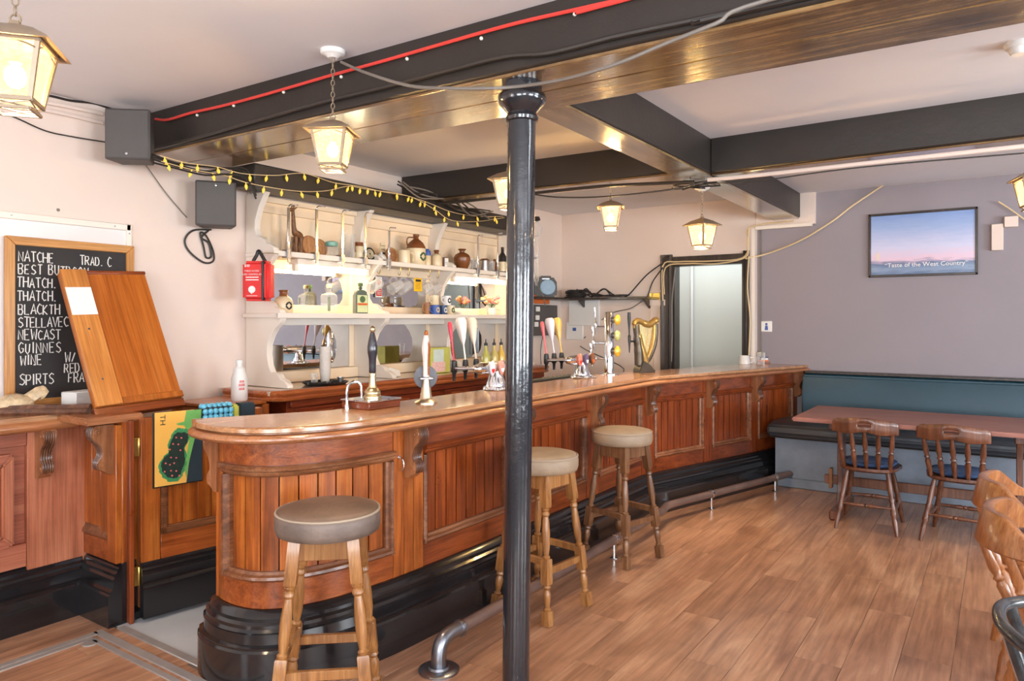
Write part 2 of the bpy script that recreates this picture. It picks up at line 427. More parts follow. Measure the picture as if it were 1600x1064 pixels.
# floor planks: each board a part of the floor
pw, pl = .19, 1.22
plank_me = {}
def plank(x, y0, y1, w):
    key = (round(y1-y0, 3), round(w, 3))
    if key not in plank_me:
        o = MB().box(0, w-.0015, 0, y1-y0-.0015, -.006, 0).build('plank', m_floor, FLOOR, (x, y0, 0), bevel=.0008)
        plank_me[key] = o.data
    else: link('plank', plank_me[key], FLOOR, (x, y0, 0))
i = 0; x = -2.26
while x < 3.3:
    y = .9-(i*.47 % pl)
    while y < 6.9:
        a, b = max(y, .75), min(y+pl, 6.52)
        if b-a > .05 and (x*CS+b*SN)/max(-x*SN+b*CS, .1) < 1.15: plank(x, a, b, pw)
        y += pl
    x += pw; i += 1
x = -2.26-pw
while x > -3.85:
    y = .9-(i*.47 % pl)
    while y < 1.74:
        a, b = max(y, .75), min(y+pl, 1.735)
        if b-a > .05: plank(x, a, b, pw)
        y += pl
    x -= pw; i += 1
structure(MB().box(XL, -2.2, 1.75, 7.0, -.006, -.001).build('floor_vinyl', m_vinyl))
# metal edging let into the floor: trapdoor frame and threshold
t = thing('trapdoor_edging', 'metal edge strips of the cellar trapdoor let into the wooden floor', 'metal strip', (-3.45, 1.65, 0))
for k, (a, b) in enumerate((((-3.475, .8), (-3.44, 1.66)), ((-3.475+.045, .8), (-3.405, 1.62)), ((-3.475, 1.645), (-2.3, 1.685)), ((-3.41, 1.60), (-2.3, 1.628)))):
    MB().box(a[0], b[0], a[1], b[1], -.003, .005).build('edge_strip', m_strip, t, world=True, bevel=.002)
MB().lathe([(.0, .001), (.035, .001), (.03, .005), (0, .005)], 12, (-3.37, 1.585, 0)).build('ring_pull', m_strip, t, world=True)
tag(MB().box(-.33, .33, -.02, .02, -.002, .006).build('threshold_strip', m_strip, None, (-3.10, 1.75, 0), bevel=.003),
    'flat grey threshold strip across the opening into the bar', 'threshold')

# beams
def beam(name, pts, z0, z1, mat=m_black):
    o = MB().prism([(p[0], p[1]) for p in pts], lambda a, b, z: (a, b, z), z0, z1).build(name, mat, bevel=.008)
    return structure(o)
SO = 2.405
b1 = beam('beam', [(-4.1, 2.21), (4.6, 2.42), (4.6, 2.95), (-4.1, 2.665)], SO, CEIL+.01)
for k in range(2):      # the soffit is cased in two long boards
    f0, f1 = (.02, .50) if k == 0 else (.515, .98)
    A = lambda f, x: 2.21+(x+4.1)/8.7*.21+f*(.455+(x+4.1)/8.7*.075)
    MB().prism([(-4.09, A(f0, -4.09)), (4.59, A(f0, 4.59)), (4.59, A(f1, 4.59)), (-4.09, A(f1, -4.09))], lambda a, b, z: (a, b, z), SO-.014, SO+.001).build('soffit_board', m_soffit, b1, bevel=.003)
b2 = beam('beam', [(-1.775, 2.69), (-1.575, 2.70), (-1.55, 7.08), (-1.80, 7.08)], SO, CEIL+.01)
MB().prism([(-1.765, 2.72), (-1.585, 2.72), (-1.56, 7.07), (-1.79, 7.07)], lambda a, b, z: (a, b, z), SO-.012, SO+.001).build('soffit_board', m_soffit_y, b2, bevel=.003)
b3 = beam('beam', [(-4.1, 4.38), (-1.79, 4.50), (-1.79, 4.76), (-4.1, 4.64)], SO+.02, CEIL+.01)
MB().prism([(-4.09, 4.40), (-1.80, 4.52), (-1.80, 4.74), (-4.09, 4.62)], lambda a, b, z: (a, b, z), SO+.008, SO+.021).build('soffit_board', m_soffit, b3, bevel=.003)
b4 = beam('beam', [(-1.565, 4.58), (4.6, 4.54), (4.6, 4.80), (-1.565, 4.84)], SO, CEIL+.01)
MB().prism([(-1.56, 4.60), (4.59, 4.56), (4.59, 4.78), (-1.56, 4.82)], lambda a, b, z: (a, b, z), SO-.012, SO+.001).build('soffit_board', m_soffit, b4, bevel=.003)
b5 = beam('beam', [(-3.99, 2.72), (-3.76, 2.72), (-3.76, 5.82), (-3.99, 5.82)], 2.275, 2.41, m_black)

# iron column
t = thing('iron_column', 'slim black cast iron column holding up the crossing of the beams', 'column', (-1.583, 2.37, 0))
t['kind'] = 'thing'
c0, c1 = Vector((-.012, -.008, 0)), Vector((.008, .006, 2.30))
MB().along(c0, c1, [(.054, 0), (.054, .3), (.055, .6), (.056, 1)], 28).build('shaft', m_column, t)
MB().lathe([(.056, 2.235), (.064, 2.24), (.066, 2.252), (.060, 2.262), (.058, 2.27), (.07, 2.285), (.09, 2.305), (.098, 2.325), (.094, 2.342), (.082, 2.352), (.08, 2.395), (.088, 2.402), (.088, 2.41)], 28, (.008, .006, 0)).build('capital', m_column, t)

# doorway casing in the cream wall
t = structure(thing('door_1', 'doorway', 'door', ((DX0+DX1)/2, YB, 0)));
del t['label'], t['category']
m_casing = wood('black_casing_wood', sr(34, 26, 22), sr(54, 42, 36), sr(80, 66, 54), 'z', .35, 1, .3, .3)
for s, x in ((-1, DX0), (1, DX1)):
    prof = [(0, .0), (.10, 0), (.10, -.02), (.088, -.03), (.07, -.022), (.03, -.02), (.02, -.034), (0, -.03)]
    wd = 1.25 if s < 0 else .55
    MB().prism([(x+s*a*wd, YB+b) for a, b in prof], lambda a, b, z: (a, b, z), 0, DZ+.1).build('architrave', m_casing, t, world=True)
    MB().box(min(x, x+s*-.02), max(x, x-s*.02), YB, YB+.14, 0, DZ).build('jamb', m_casing, t, world=True)
MB().box(DX0-.115, DX1+.055, YB-.028, YB, DZ, DZ+.075).box(DX0, DX1, YB, YB+.14, DZ-.02, DZ).build('lintel', m_casing, t, world=True, bevel=.006)
# pale conduit box line in the corner between the cream and the grey wall
structure(MB().box(-1.99, -1.955, YB-.004, YB, 0, 2.33).build('trim_2', m_white))
structure(MB().box(-1.93, -1.915, YG-.012, YG, 0, 2.33).build('trim_3', m_cable_g))
structure(MB().box(-1.95, -1.44, YG-.09, YG-.05, 2.315, 2.345).build('trim_4', m_white))

# ------------------------------------------------------------------ bar counter
raw = [(-2.815, 1.72), (-2.74, 1.675), (-2.64, 1.652), (-2.52, 1.655), (-2.395, 1.695), (-2.28, 1.80), (-2.195, 1.98), (-2.15, 2.2), (-2.128, 2.45), (-2.115, 2.9)]
LIP = catmull(raw, 5)+[Vector((-2.105, 3.8)), Vector((-2.10, 4.95)), Vector((-1.47, 7.07))]
BODY = poffset(LIP, -.115)
def inner(p):
    a = [Vector((-2.83, 1.74)), Vector((-2.68, 2.06)), Vector((-2.58, 2.25)), Vector((-2.57, 2.5)), Vector((-2.57, 5.06)), Vector((-1.97, 7.07))]
    y = p.y
    if y >= 2.5:
        if y < 4.95: return Vector((-2.57, y+(.11 if y > 4.9 else 0)))
        return Vector((-1.97, 7.07)) if y > 7 else Vector((-2.57, 5.06))
    return None
bar = thing('bar_counter', 'long panelled pub bar with a rounded end, worn top and black plinth', 'bar', (-2.5, 2.3, 0))
# top with moulded edge
prof = [(-.05, 1.031), (-.026, 1.030), (-.021, 1.026), (-.020, 1.012), (-.026, 1.008), (-.045, 1.0065), (-.045, 1.003), (-.03, .970), (-.1, .970)]
mb, nrm = MB(), pnormals(LIP); k = len(prof)+2; vs, fs = [], []
nA = next(i for i, p in enumerate(LIP) if p.y >= 2.5)
ins = [Vector((-2.83, 1.74)), Vector((-2.68, 2.06)), Vector((-2.58, 2.25)), Vector((-2.57, 2.5))]
for i, (p, n) in enumerate(zip(LIP, nrm)):
    q = inner(p) if i >= nA else None
    if q is None: q = ppt(ins, plen(ins)*(i/nA))[0]
    ring = [(q.x, q.y, .970), (q.x, q.y, 1.031)]+[(p.x+n.x*o, p.y+n.y*o, z) for o, z in prof]
    vs += ring
for i in range(len(LIP)-1):
    for j in range(k): fs.append((i*k+j, i*k+(j+1) % k, (i+1)*k+(j+1) % k, (i+1)*k+j))
fs.append(tuple(range(k-1, -1, -1))); fs.append(tuple((len(LIP)-1)*k+j for j in range(k)))
mb.add(vs, fs).build('counter_top', m_top, bar, world=True)
o = MB(); psweep(o, LIP, [(-.09, .9695), (-.09, 1.0025), (-.018, 1.0025), (-.006, .999), (.003, .991), (.004, .984), (-.002, .975), (-.014, .9695)]); o.build('counter_lip', m_lip, bar, world=True)
# plinth
pp = [(-.09, 0), (.082, 0), (.082, .15), (.074, .158), (.076, .168), (.06, .176), (.056, .214), (.060, .222), (.050, .232), (.050, .246), (.038, .255), (.036, .268), (.022, .282), (.006, .292), (-.05, .292)]
o = MB(); psweep(o, psub(BODY, .0, plen(BODY)), pp); o.build('plinth', m_plinth, bar, world=True, angle=25)
# core behind the panels
o = MB(); psweep(o, BODY, [(-.055, .1), (-.055, .968), (-.085, .968), (-.085, .1)]); o.build('carcass', m_dark_y, bar, world=True)
TOT = plen(BODY)
sstile = [.055]+[psat(BODY, y) for y in (2.446, 3.32, 4.19)]
sb = psat(BODY, 5.03); sstile += [sb, sb+.745, sb+1.42, TOT-.05]
half = [.055, .095, .085, .085, .075, .06, .055, .05]
def slab(name, s0, s1, o0, o1, z0, z1, mat, lab=None):
    m = MB(); psweep(m, psub(BODY, s0, s1), [(o0, z0), (o1-.003, z0), (o1, z0+.003), (o1, z1-.003), (o1-.003, z1), (o0, z1)])
    q = m.build(name, mat, bar, world=True)
    if lab: q['label'] = lab
    return q
for i, s in enumerate(sstile):
    dk = i >= 2
    w = half[i]; n = 2 if i in (0, 7) else 3
    for j in range(n):
        a, b = max(s-w+2*w*j/n, 0), min(s-w+2*w*(j+1)/n, TOT)
        slab('stile_board', a+.0012, b-.0012, -.05, 0, .292, .969, m_dark_z if dk else m_pine_z)
mould_v = [(-.05, 0), (.012, .0)]
def frame_moulding(s0, s1, z0, z1, w=.036):
    m = MB()
    pf = [(-.05, z0), (.004, z0), (.013, z0+w*.25), (.010, z0+w*.55), (-.004, z0+w*.7), (-.010, z0+w), (-.05, z0+w)]
    psweep(m, psub(BODY, s0, s1), pf)
    L = s1-s0
    for a, b in ((s0, s0+w), (s1-w, s1)):
        q = MB()
        steps = [(0, .004), (.25, .013), (.55, .010), (.7, -.004), (1, -.010)]
        if a != s0: steps = [(1-t, o) for t, o in reversed(steps)]
        path = [ppt(BODY, a+(b-a)*t) for t, _ in steps]
        poly = [(p[0]+p[2]*o) for p, (_, o) in zip(path, steps)]+[path[-1][0]-path[-1][2]*.05, path[0][0]-path[0][2]*.05]
        m.prism([(c.x, c.y) for c in poly], lambda x, y, z: (x, y, z), z0, z1)
    return m
for i in range(7):
    s0, s1 = sstile[i]+half[i], sstile[i+1]-half[i+1]
    mz, my = (m_pine_z, m_pine_y) if i < 1 else (m_dark_z, m_dark_y)
    slab('frieze_rail', s0+.001, s1-.001, -.05, -.004, .862, .969, my)
    slab('base_rail', s0+.001, s1-.001, -.05, -.002, .292, .402, my)
    o = MB(); psweep(o, psub(BODY, s0, s1), [(-.05, .818), (-.012, .818), (.002, .822), (.012, .832), (.014, .842), (.024, .848), (.026, .858), (.018, .866), (-.05, .866)])
    o.build('cornice_moulding', m_mould if i == 0 else my, bar, world=True)
    frame_moulding(s0, s1, .402, .818).build('panel_moulding', m_mould, bar, world=True)
    a, b = s0+.036, s1-.036; n = max(4, round((b-a)/.082))
    for j in range(n):
        slab('board', a+(b-a)*j/n+.0038, a+(b-a)*(j+1)/n-.0038, -.048, -.026, .43, .822, mz)
# corbels: scrolled brackets under the counter
def corbel_mb(w=.056, d=.10, h=.235):
    pf = [(0, 0), (.80, 0), (.92, -.03), (1.0, -.10), (1.0, -.20), (.90, -.28), (.74, -.34), (.60, -.42), (.52, -.52), (.50, -.60), (.56, -.66), (.66, -.70), (.72, -.76), (.72, -.83), (.64, -.89), (.50, -.91), (.38, -.95), (.25, -1.0), (0, -1.0)]
    m = MB().prism([(a*d, b*h) for a, b in pf], lambda a, b, t: (t, -a, b), -w/2, w/2)
    global corb_ribs
    q = m; m = MB()
    for t in (-.8, -.4, 0, .4, .8):      # carved leaf ribs down the front
        pts = [(t*w/2*(1-.35*abs(b+.45)), -(a*d+.001), b*h) for a, b in pf[2:15]]
        m.tube(pts, [.0035+.003*math.sin(PI*i/12) for i in range(len(pts))], 5)
    corb_ribs = m; m = q
    for sx in (-1, 1):                   # side rosettes of the scrolls
        m.lathe([(.0, 0), (.017, 0), (.015, .004), (.008, .005), (.006, .003), (0, .004)], 10, (sx*w/2, -.78*d, -.13*h), Matrix.Rotation(sx*PI/2, 3, 'Y'))
        m.lathe([(.0, 0), (.013, 0), (.011, .004), (.0, .003)], 10, (sx*w/2, -.54*d, -.79*h), Matrix.Rotation(sx*PI/2, 3, 'Y'))
    return m
corb = None
def corbel(parent, x, y, z, ang, world=True):
    global corb
    if corb is None:
        q = corbel_mb().build('corbel', m_corb, parent, bevel=0); r = corb_ribs.build('carved_leaf', m_carve, q); corb = (q.data, r.data)
    else: q = link('corbel', corb[0], parent); link('carved_leaf', corb[1], q)
    q.matrix_parent_inverse = pworld(parent).inverted()
    q.location = (x, y, z); q.rotation_euler = (0, 0, ang)
    return q
for i, s in enumerate(sstile[1:]):
    p, d, n = ppt(BODY, s)
    corbel(bar, p.x, p.y, .968, math.atan2(n.y, n.x)+PI/2)
corbel(bar, -2.70, 1.80, .968, -PI/2)
# end return of the bar, facing the opening
MB().box(-2.735, -2.70, 1.79, 2.02, 0.0, .968).build('end_board', m_pine_z, bar, world=True, bevel=.004)
MB().box(-2.74, -2.57, 2.02, 2.26, .0, .968).build('end_board', m_dark_z, bar, world=True, bevel=.004)
# back shelf on the server side
MB().box(-2.95, -2.36, 2.5, 5.3, .84, .87).box(-2.95, -2.92, 2.5, 5.3, 0, .84).build('service_shelf', m_steel, bar, world=True)
MB().box(-2.60, -2.565, 2.3, 5.05, .90, .97).build('inner_rail', m_dark_y, bar, world=True)
# hook on the second stile
p, d, n = ppt(BODY, sstile[1]-.06)
hk = MB().tube(catmull([(0, 0, .03), (.02, 0, .025), (.03, 0, .0), (.024, 0, -.022), (.01, 0, -.03), (0.038, 0, -.03), (.05, 0, -.015)][:5], 4), .004).lathe([(.0, 0), (.011, 0), (.01, .004), (0, .005)], 10, (0, 0, .03), Matrix.Rotation(PI/2, 3, 'Y'))
q = hk.build('coat_hook', m_chrome, bar); q.matrix_parent_inverse = pworld(bar).inverted(); q.location = (p.x, p.y, .80); q.rotation_euler = (0, 0, math.atan2(n.y, n.x))

# foot rail
rail = thing('foot_rail', 'worn brown metal foot rail running along the floor before the bar', 'foot rail', (-1.92, 2.28, 0))
path = [Vector((-1.925, 2.41, .125)), Vector((-1.93, 3.4, .118)), Vector((-1.96, 4.75, .115)), Vector((-1.985, 4.88, .115)), Vector((-1.955, 5.02, .115)), Vector((-1.51, 6.52, .115))]
MB().tube([path[0], path[1], path[2]]+catmull(path[2:5], 4)[1:]+[path[5]], .027, 14).build('pipe', m_rail, rail, world=True)
q = MB().tube(catmull([(-1.924, 2.28, .01), (-1.924, 2.28, .07), (-1.924, 2.305, .115), (-1.925, 2.36, .128), (-1.925, 2.425, .125)], 5), .031, 14).build('elbow', m_castiron, rail, world=True)
MB().lathe([(.0, 0), (.085, 0), (.085, .006), (.07, .012), (.045, .012), (.04, .02), (.0, .02)], 24, (-1.924, 2.28, 0)).build('flange', m_castiron, rail, world=True)
MB().along((-1.925, 2.41, .125), (-1.925, 2.435, .125), [(.034, 0), (.036, .5), (.034, 1)], 16).build('collar', m_castiron, rail, world=True)
for x, y in ((-1.945, 3.95), (-1.84, 5.41), (-1.585, 6.27)):
    m = MB().tube([(x, y, 0), (x, y, .088)], .008, 8).lathe([(0, 0), (.024, 0), (.02, .006), (0, .006)], 12, (x, y, 0))
    d = Vector((.285, .958, 0)) if y > 5 else Vector((-.02, 1, 0))
    m.along(Vector((x, y, .115))-d*.012, Vector((x, y, .115))+d*.012, [(.031, 0), (.033, .3), (.033, .7), (.031, 1)], 14)
    m.build('support', m_chrome, rail, world=True)

# ------------------------------------------------------------------ side unit at the opening
XF = -3.79     # its front face
unit = thing('side_counter', 'pinkish pine counter unit with corbels against the cream wall', 'counter', (-3.9, 1.0, 0))
UY1 = 1.735
MB().box(-4.10, -3.72, -.9, UY1-.03, .945, 1.0).build('counter_top', m_top, unit, world=True, bevel=.008, segs=2)
o = MB(); psweep(o, [Vector((-3.72, -.9)), Vector((-3.72, UY1-.04))], [(-.02, .925), (.004, .93), (.018, .944), (.02, .958), (.012, .972), (-.006, .98), (-.02, .98)])
o.build('counter_lip', m_lip, unit, world=True)
MB().box(-4.08, XF-.03, -.9, 1.755, .0, .945).build('carcass', m_pink_y, unit, world=True)
MB().box(XF-.03, XF, 1.50, 1.775, .20, .945).build('stile_board', m_pink_z, unit, world=True, bevel=.002)
MB().box(XF-.03, XF, -.9, 1.498, .86, .945).build('frieze_rail', m_pink_y, unit, world=True, bevel=.002)
MB().box(XF-.03, XF-.002, -.9, 1.498, .29, .40).build('base_rail', m_pink_y, unit, world=True, bevel=.002)
dy0, dy1, dz0, dz1 = .70, 1.44, .40, .83; fr_ = .05
drm = MB().box(XF-.028, XF-.004, dy0+.01, dy1-.01, dz0+.01, dz1-.01).build('door', m_pink_z, unit, world=True)
for nm, mt, pl_ in (('door_rail', m_pink_y, [(dy0, dz0), (dy1, dz0), (dy1-fr_, dz0+fr_), (dy0+fr_, dz0+fr_)]), ('door_rail', m_pink_y, [(dy0, dz1), (dy0+fr_, dz1-fr_), (dy1-fr_, dz1-fr_), (dy1, dz1)]),
                   ('door_stile', m_pink_z, [(dy0, dz0), (dy0+fr_, dz0+fr_), (dy0+fr_, dz1-fr_), (dy0, dz1)]), ('door_stile', m_pink_z, [(dy1, dz0), (dy1, dz1), (dy1-fr_, dz1-fr_), (dy1-fr_, dz0+fr_)])):
    MB().prism(pl_, lambda a, b, w: (w, a, b), XF-.02, XF+.024).build(nm, mt, drm, bevel=.009, segs=2)
for j in range(6):
    a = dy0+fr_+(dy1-dy0-2*fr_)*j/6; b = dy0+fr_+(dy1-dy0-2*fr_)*(j+1)/6
    MB().box(XF-.02, XF+.004, a+.0025, b-.0025, dz0+fr_, dz1-fr_).build('board', m_pink_z, drm, bevel=.003)
MB().box(XF, XF+.012, 1.145, 1.162, .325, .385).box(XF, XF+.008, 1.13, 1.177, .345, .36).build('latch', m_brass, drm, bevel=.002)
pf = [(a, b) for a, b in pp]
UB = [Vector((XF, -.9)), Vector((XF, 1.72)), Vector((-3.52, 1.72))]
# plinth turns the inner corner and runs along the pillar's face
o = MB(); psweep(o, [Vector((-3.822, -.9)), Vector((-3.822, UY1+.01)), ], [(a, z) for a, z in pp]); o.build('plinth', m_plinth, unit, world=True, angle=25)
o = MB(); psweep(o, [Vector((-3.84, 1.79)), Vector((-3.46, 1.79))], [(a, z) for a, z in pp]); o.build('plinth', m_plinth, unit, world=True, angle=25)
# pillar
MB().box(-3.83, -3.465, 1.775, 1.86, .0, .97).build('pillar', m_pine_z, unit, world=True, bevel=.003)
for j, (a, b) in enumerate(((-3.80, -3.715), (-3.712, -3.63), (-3.627, -3.55))):
    MB().box(a, b, 1.755, 1.776, .44 if j < 2 else .29, .90).build('board', m_pine_z, unit, world=True, bevel=.003)
MB().box(-3.55, -3.468, 1.748, 1.776, .29, .95).build('stile_board', m_pine_z, unit, world=True, bevel=.003)
MB().prism([(1.776, .385), (1.754, .385), (1.742, .40), (1.744, .412), (1.756, .425), (1.76, .44), (1.776, .44)], lambda a, b, w: (w, a, b), -3.80, -3.552).build('panel_moulding', m_mould, unit, world=True)
MB().box(-3.80, -3.552, 1.752, 1.776, .29, .385).build('base_rail', m_pine_y, unit, world=True, bevel=.002)
MB().box(-3.83, -3.44, 1.60, 1.87, .965, 1.0).build('pillar_top', m_lip, unit, world=True, bevel=.008, segs=2)
o = MB(); psweep(o, [Vector((-3.98, 1.36)), Vector((-3.62, 1.70))], [(-.03, 1.0), (.03, 1.0), (.035, 1.012), (.02, 1.028), (.01, 1.03), (.0, 1.045), (-.03, 1.045)])
o.build('loose_moulding', m_carve, unit, world=True)
corbel(unit, XF, 1.56, .935, PI/2)
corbel(unit, -3.515, 1.748, .955, 0)

# swing gate standing open behind the pillar
ga = math.atan2(.055, .335)
gate = thing('bar_gate', 'low panelled wooden bar gate standing open beside the pillar', 'gate', (-3.425, 1.84, 0), -ga)
MB().box(-.035, 0, .0, .62, .06, .975).build('leaf', m_pine_z, gate, bevel=.003)
MB().box(0, .012, .0, .09, .27, .975).build('stile_board', m_pine_z, gate, bevel=.002)
MB().box(0, .012, .53, .62, .27, .975).build('stile_board', m_pine_z, gate, bevel=.002)
MB().box(0, .012, .092, .528, .27, .40).build('base_rail', m_pine_y, gate, bevel=.002)
MB().box(0, .012, .092, .528, .88, .975).build('top_rail', m_pine_y, gate, bevel=.002)
for a, b, c, d in ((.092, .528, .40, .44), (.092, .528, .85, .88), (.092, .125, .40, .88), (.495, .528, .40, .88)):
    MB().box(-.002, .022, a, b, c, d).build('panel_moulding', m_mould, gate, bevel=.009, segs=2)
for j in range(5):
    MB().box(-.002, .006, .127+.0735*j, .127+.0735*(j+1)-.004, .44, .85).build('board', m_pine_z, gate, bevel=.002)
o = MB(); psweep(o, [Vector((.0, .0)), Vector((.0, .62))], [(-.002, .02)]+[(a*.55, z*.93+.02) for a, z in pp[1:-1]]+[(-.002, .29)])
o.build('plinth_board', m_plinth, gate, angle=25)
for z in (.84, .22):
    MB().box(-.03, .006, -.028, .014, z-.045, z+.045).along((.004, -.006, z-.045), (.004, -.006, z+.045), [(.007, 0), (.007, 1)], 8).build('hinge', m_brass, gate, bevel=.001)
MB().box(-.045, .01, -.05, -.028, 0, .97).build('hinge_post', m_dark_z, gate, bevel=.003)

# raised counter flap leaning back over the unit
A, B, C, Dd = Vector((-3.585, 1.71, 1.03)), Vector((-3.545, 2.135, 1.03)), Vector((-3.913, 2.135, 1.672)), Vector((-3.957, 1.71, 1.694))
fl = thing('counter_flap', 'raised wooden counter flap leaning back in front of the chalkboard', 'counter flap', tuple((A+B)/2))
e1 = (B-A).normalized(); e2 = (Dd-A); Lf = e2.length; e2.normalize(); nf = e1.cross(e2).normalized(); e1 = e2.cross(nf)
Wf = (B-A).length
fl.location = A; fl.rotation_euler = Matrix((nf, e1, e2)).transposed().to_euler()
def fbox(name, u0, u1, v0, v1, w0, w1, mat, bv=.003):
    return MB().box(w0, w1, u0, u1, v0, v1).build(name, mat, fl, bevel=bv)
fbox('board', .0, Wf, 0, Lf, -.03, 0, m_flap)
fbox('batten', .0, .125, 0.0, Lf+.01, 0, .016, m_flap_l)
fbox('end_trim', .127, Wf+.004, .0, .035, 0, .012, m_flap)
fbox('end_trim', .127, Wf, Lf-.012, Lf+.006, -.002, .010, m_dark_y)
fbox('hinge_rail', -.01, Wf, -.05, -.006, -.035, .006, m_dark_y)
q = fbox('paper_label', .002, .122, Lf-.26, Lf-.10, .016, .0172, m_paper, 0); q['label'] = 'blank white paper label'
for v in (.14, .42): MB().along((.0155, .06, v), (.018, .06, v), [(.006, 0), (.005, 1)], 8).build('screw', m_castiron, fl)
tag(MB().box(-.05, .05, -.075, .075, 0, .085).build('card_box', m_paper, None, (-3.92, 1.80, 1.0), .3, bevel=.004), 'small white card box half hidden behind the raised counter flap', 'box')

# printed bar runners hung over the gate
def gpt(y, z, off=.03): return (off, y, z)
rn = thing('bar_runner', 'printed bar runner with a green hill and dotted bush hanging on the gate', 'bar runner', (-3.425, 1.84, 0), -ga)
y0, y1, z0, z1 = .055, .285, .64, 1.0
MB().box(.024, .032, y0-.008, y1+.002, z0-.006, z1).build('backing', m_blackp, rn, bevel=.002)
m_rnY = paint('runner_yellow', sr(242, 186, 86), .7, vary=.06); m_rnG = paint('runner_green', sr(110, 178, 92), .7, vary=.12, vs=20)
m_rnN = paint('runner_navy', sr(34, 52, 62), .7, vary=.15); m_rnB = paint('runner_bush', sr(26, 48, 40), .7, vary=.3, vs=40); m_rnE = paint('runner_leaf_green', sr(64, 150, 92), .7, vary=.3, vs=60)
m_dot = paint('runner_pink', sr(238, 110, 110), .7)
def flat(name, pts, off, mat, par=rn):
    return MB().prism(pts, lambda a, b, w: (w, a, b), off, off+.0012).build(name, mat, par)
flat('yellow_field', [(y0, z0), (y0+.16, z0), (y0+.175, .8), (y0+.19, z1), (y0, z1)], .032, m_rnY)
flat('navy_field', [(y0+.15, z0), (y1, z0), (y1, z1-.01), (y0+.215, z1-.04), (y0+.19, .85), (y0+.165, .75)], .0323, m_rnN)
flat('green_hill', [(y0+.15, .66), (y0+.165, .75), (y0+.19, .85), (y0+.222, .95), (y0+.225, z1-.002), (y0+.15, z1-.002), (y0+.14, .945), (y0+.10, .938), (y0+.11, .93), (y0+.14, .925), (y0+.15, .905), (y0+.165, .90), (y0+.165, .85), (y0+.14, .72)], .0336, m_rnG)
bush = [(.105, .905), (.13, .90), (.155, .895), (.165, .87), (.155, .84), (.14, .815), (.145, .77), (.14, .72), (.12, .675), (.09, .662), (.055, .675), (.03, .71), (.025, .745), (.045, .785), (.065, .80), (.065, .83), (.08, .875)]
def wig(P, k, r): return [(y0+.09+(a-.09)*k+random.uniform(-r, r), .78+(b-.78)*k+random.uniform(-r, r)) for a, b in [tuple(q) for q in catmull([(a, b) for a, b in P], 4, True)]]
flat('bush_edge', wig(bush, 1.08, .004), .0338, m_rnE); flat('bush', wig(bush, .93, .003), .0352, m_rnB)
for a, b in ((.10, .87), (.125, .865), (.085, .84), (.11, .835), (.07, .815), (.12, .805), (.075, .775), (.10, .77), (.05, .75), (.07, .74), (.09, .745), (.045, .71), (.075, .71), (.10, .705), (.08, .685), (.115, .68)):
    MB().lathe([(0, 0), (.0042, 0), (.0042, .001), (0, .001)], 8, (.0364, y0+a, b), Matrix.Rotation(PI/2, 3, 'Y')).build('dot', m_dot, rn)
text_mb('TH', .04, lambda u, v, w: (.0338, y0+.045+v*.9-.02, z1-.012-u*1.0), align='LEFT').build('lettering', m_blackp, rn)
m_bub = paint('clear_blue_rubber', sr(110, 200, 232), .15, vary=.4, vs=25, coat=.6)
rn2 = thing('bar_runner', 'pimpled turquoise bar runner draped over the far end of the gate', 'bar runner', (-3.425, 1.84, 0), -ga)
MB().box(-.045, .03, .292, .445, .90, 1.008).build('mat', m_rnN, rn2, bevel=.01)
for a in range(6):
    for b in range(5):
        MB().sphere(((.030, .030, .030, .012, -.016)[b], .302+a*.0265, (.925, .953, .982, 1.006, 1.006)[b]), .0155, 8, 6).build('pimple', m_bub, rn2)
rn3 = thing('folded_towel', 'folded navy and lime bar towel lying past the turquoise runner', 'towel', (-3.425, 1.84, 0), -ga)
MB().box(-.05, .024, .448, .485, .93, 1.004).build('lime_band', paint('lime_cloth', sr(206, 206, 90), .8), rn3, bevel=.008, segs=2)
MB().box(-.05, .024, .487, .575, .93, 1.008).build('navy_band', m_rnN, rn3, bevel=.008, segs=2)
# ------------------------------------------------------------------ back bar: counter, shelving, mirrors
PY = [2.92, 3.85, 4.72, 5.74]
bc = thing('back_counter', 'varnished wooden back counter under the white shelving', 'counter', (-3.8, 4.3, 0))
m_slab = paint('pale_counter_laminate', sr(206, 186, 164), .12, vary=.06, coat=.5)
m_edge = wood('orange_counter_edge', sr(150, 72, 34), sr(186, 100, 52), sr(206, 126, 74), 'y', .22, 1, .5, .2)
m_front = wood('red_brown_front', sr(110, 42, 20), sr(150, 64, 32), sr(170, 82, 44), 'y', .3, .8, .35, .3)
CF = -3.56; CY0, CY1 = 2.72, 5.83
MB().box(-4.09, CF-.06, CY0, CY1, .995, 1.02).build('worktop', m_slab, bc, world=True)
o = MB(); psweep(o, [Vector((-4.05, CY0-.02)), Vector((CF-.10, CY0-.02)), Vector((CF, CY0+.06)), Vector((CF, CY1)), Vector((-4.0, CY1))], [(-.065, .955), (-.01, .955), (.0, .962), (.002, .975), (-.006, .984), (.0, .99), (.004, 1.005), (-.003, 1.018), (-.012, 1.022), (-.065, 1.022)])
o.build('front_edge', m_edge, bc, world=True)
MB().box(-4.08, CF-.05, CY0+.12, CY1-.03, .06, .955).build('carcass', m_front, bc, world=True)
for i in range(4):
    a = CY0+.18+.72*i
    MB().box(CF-.05, CF-.035, a, a+.66, .70, .90).build('drawer_front', m_front, bc, world=True, bevel=.004)
    MB().prism([(a+.06, .88), (a+.30, .88), (a+.06, .76)], lambda p, q, w: (w, p, q), CF-.034, CF-.018).build('wedge_moulding', m_edge, bc, world=True, bevel=.004)
MB().box(CF-.05, CF-.03, CY0+.14, CY1-.03, .91, .953).build('top_rail', m_front, bc, world=True, bevel=.003)

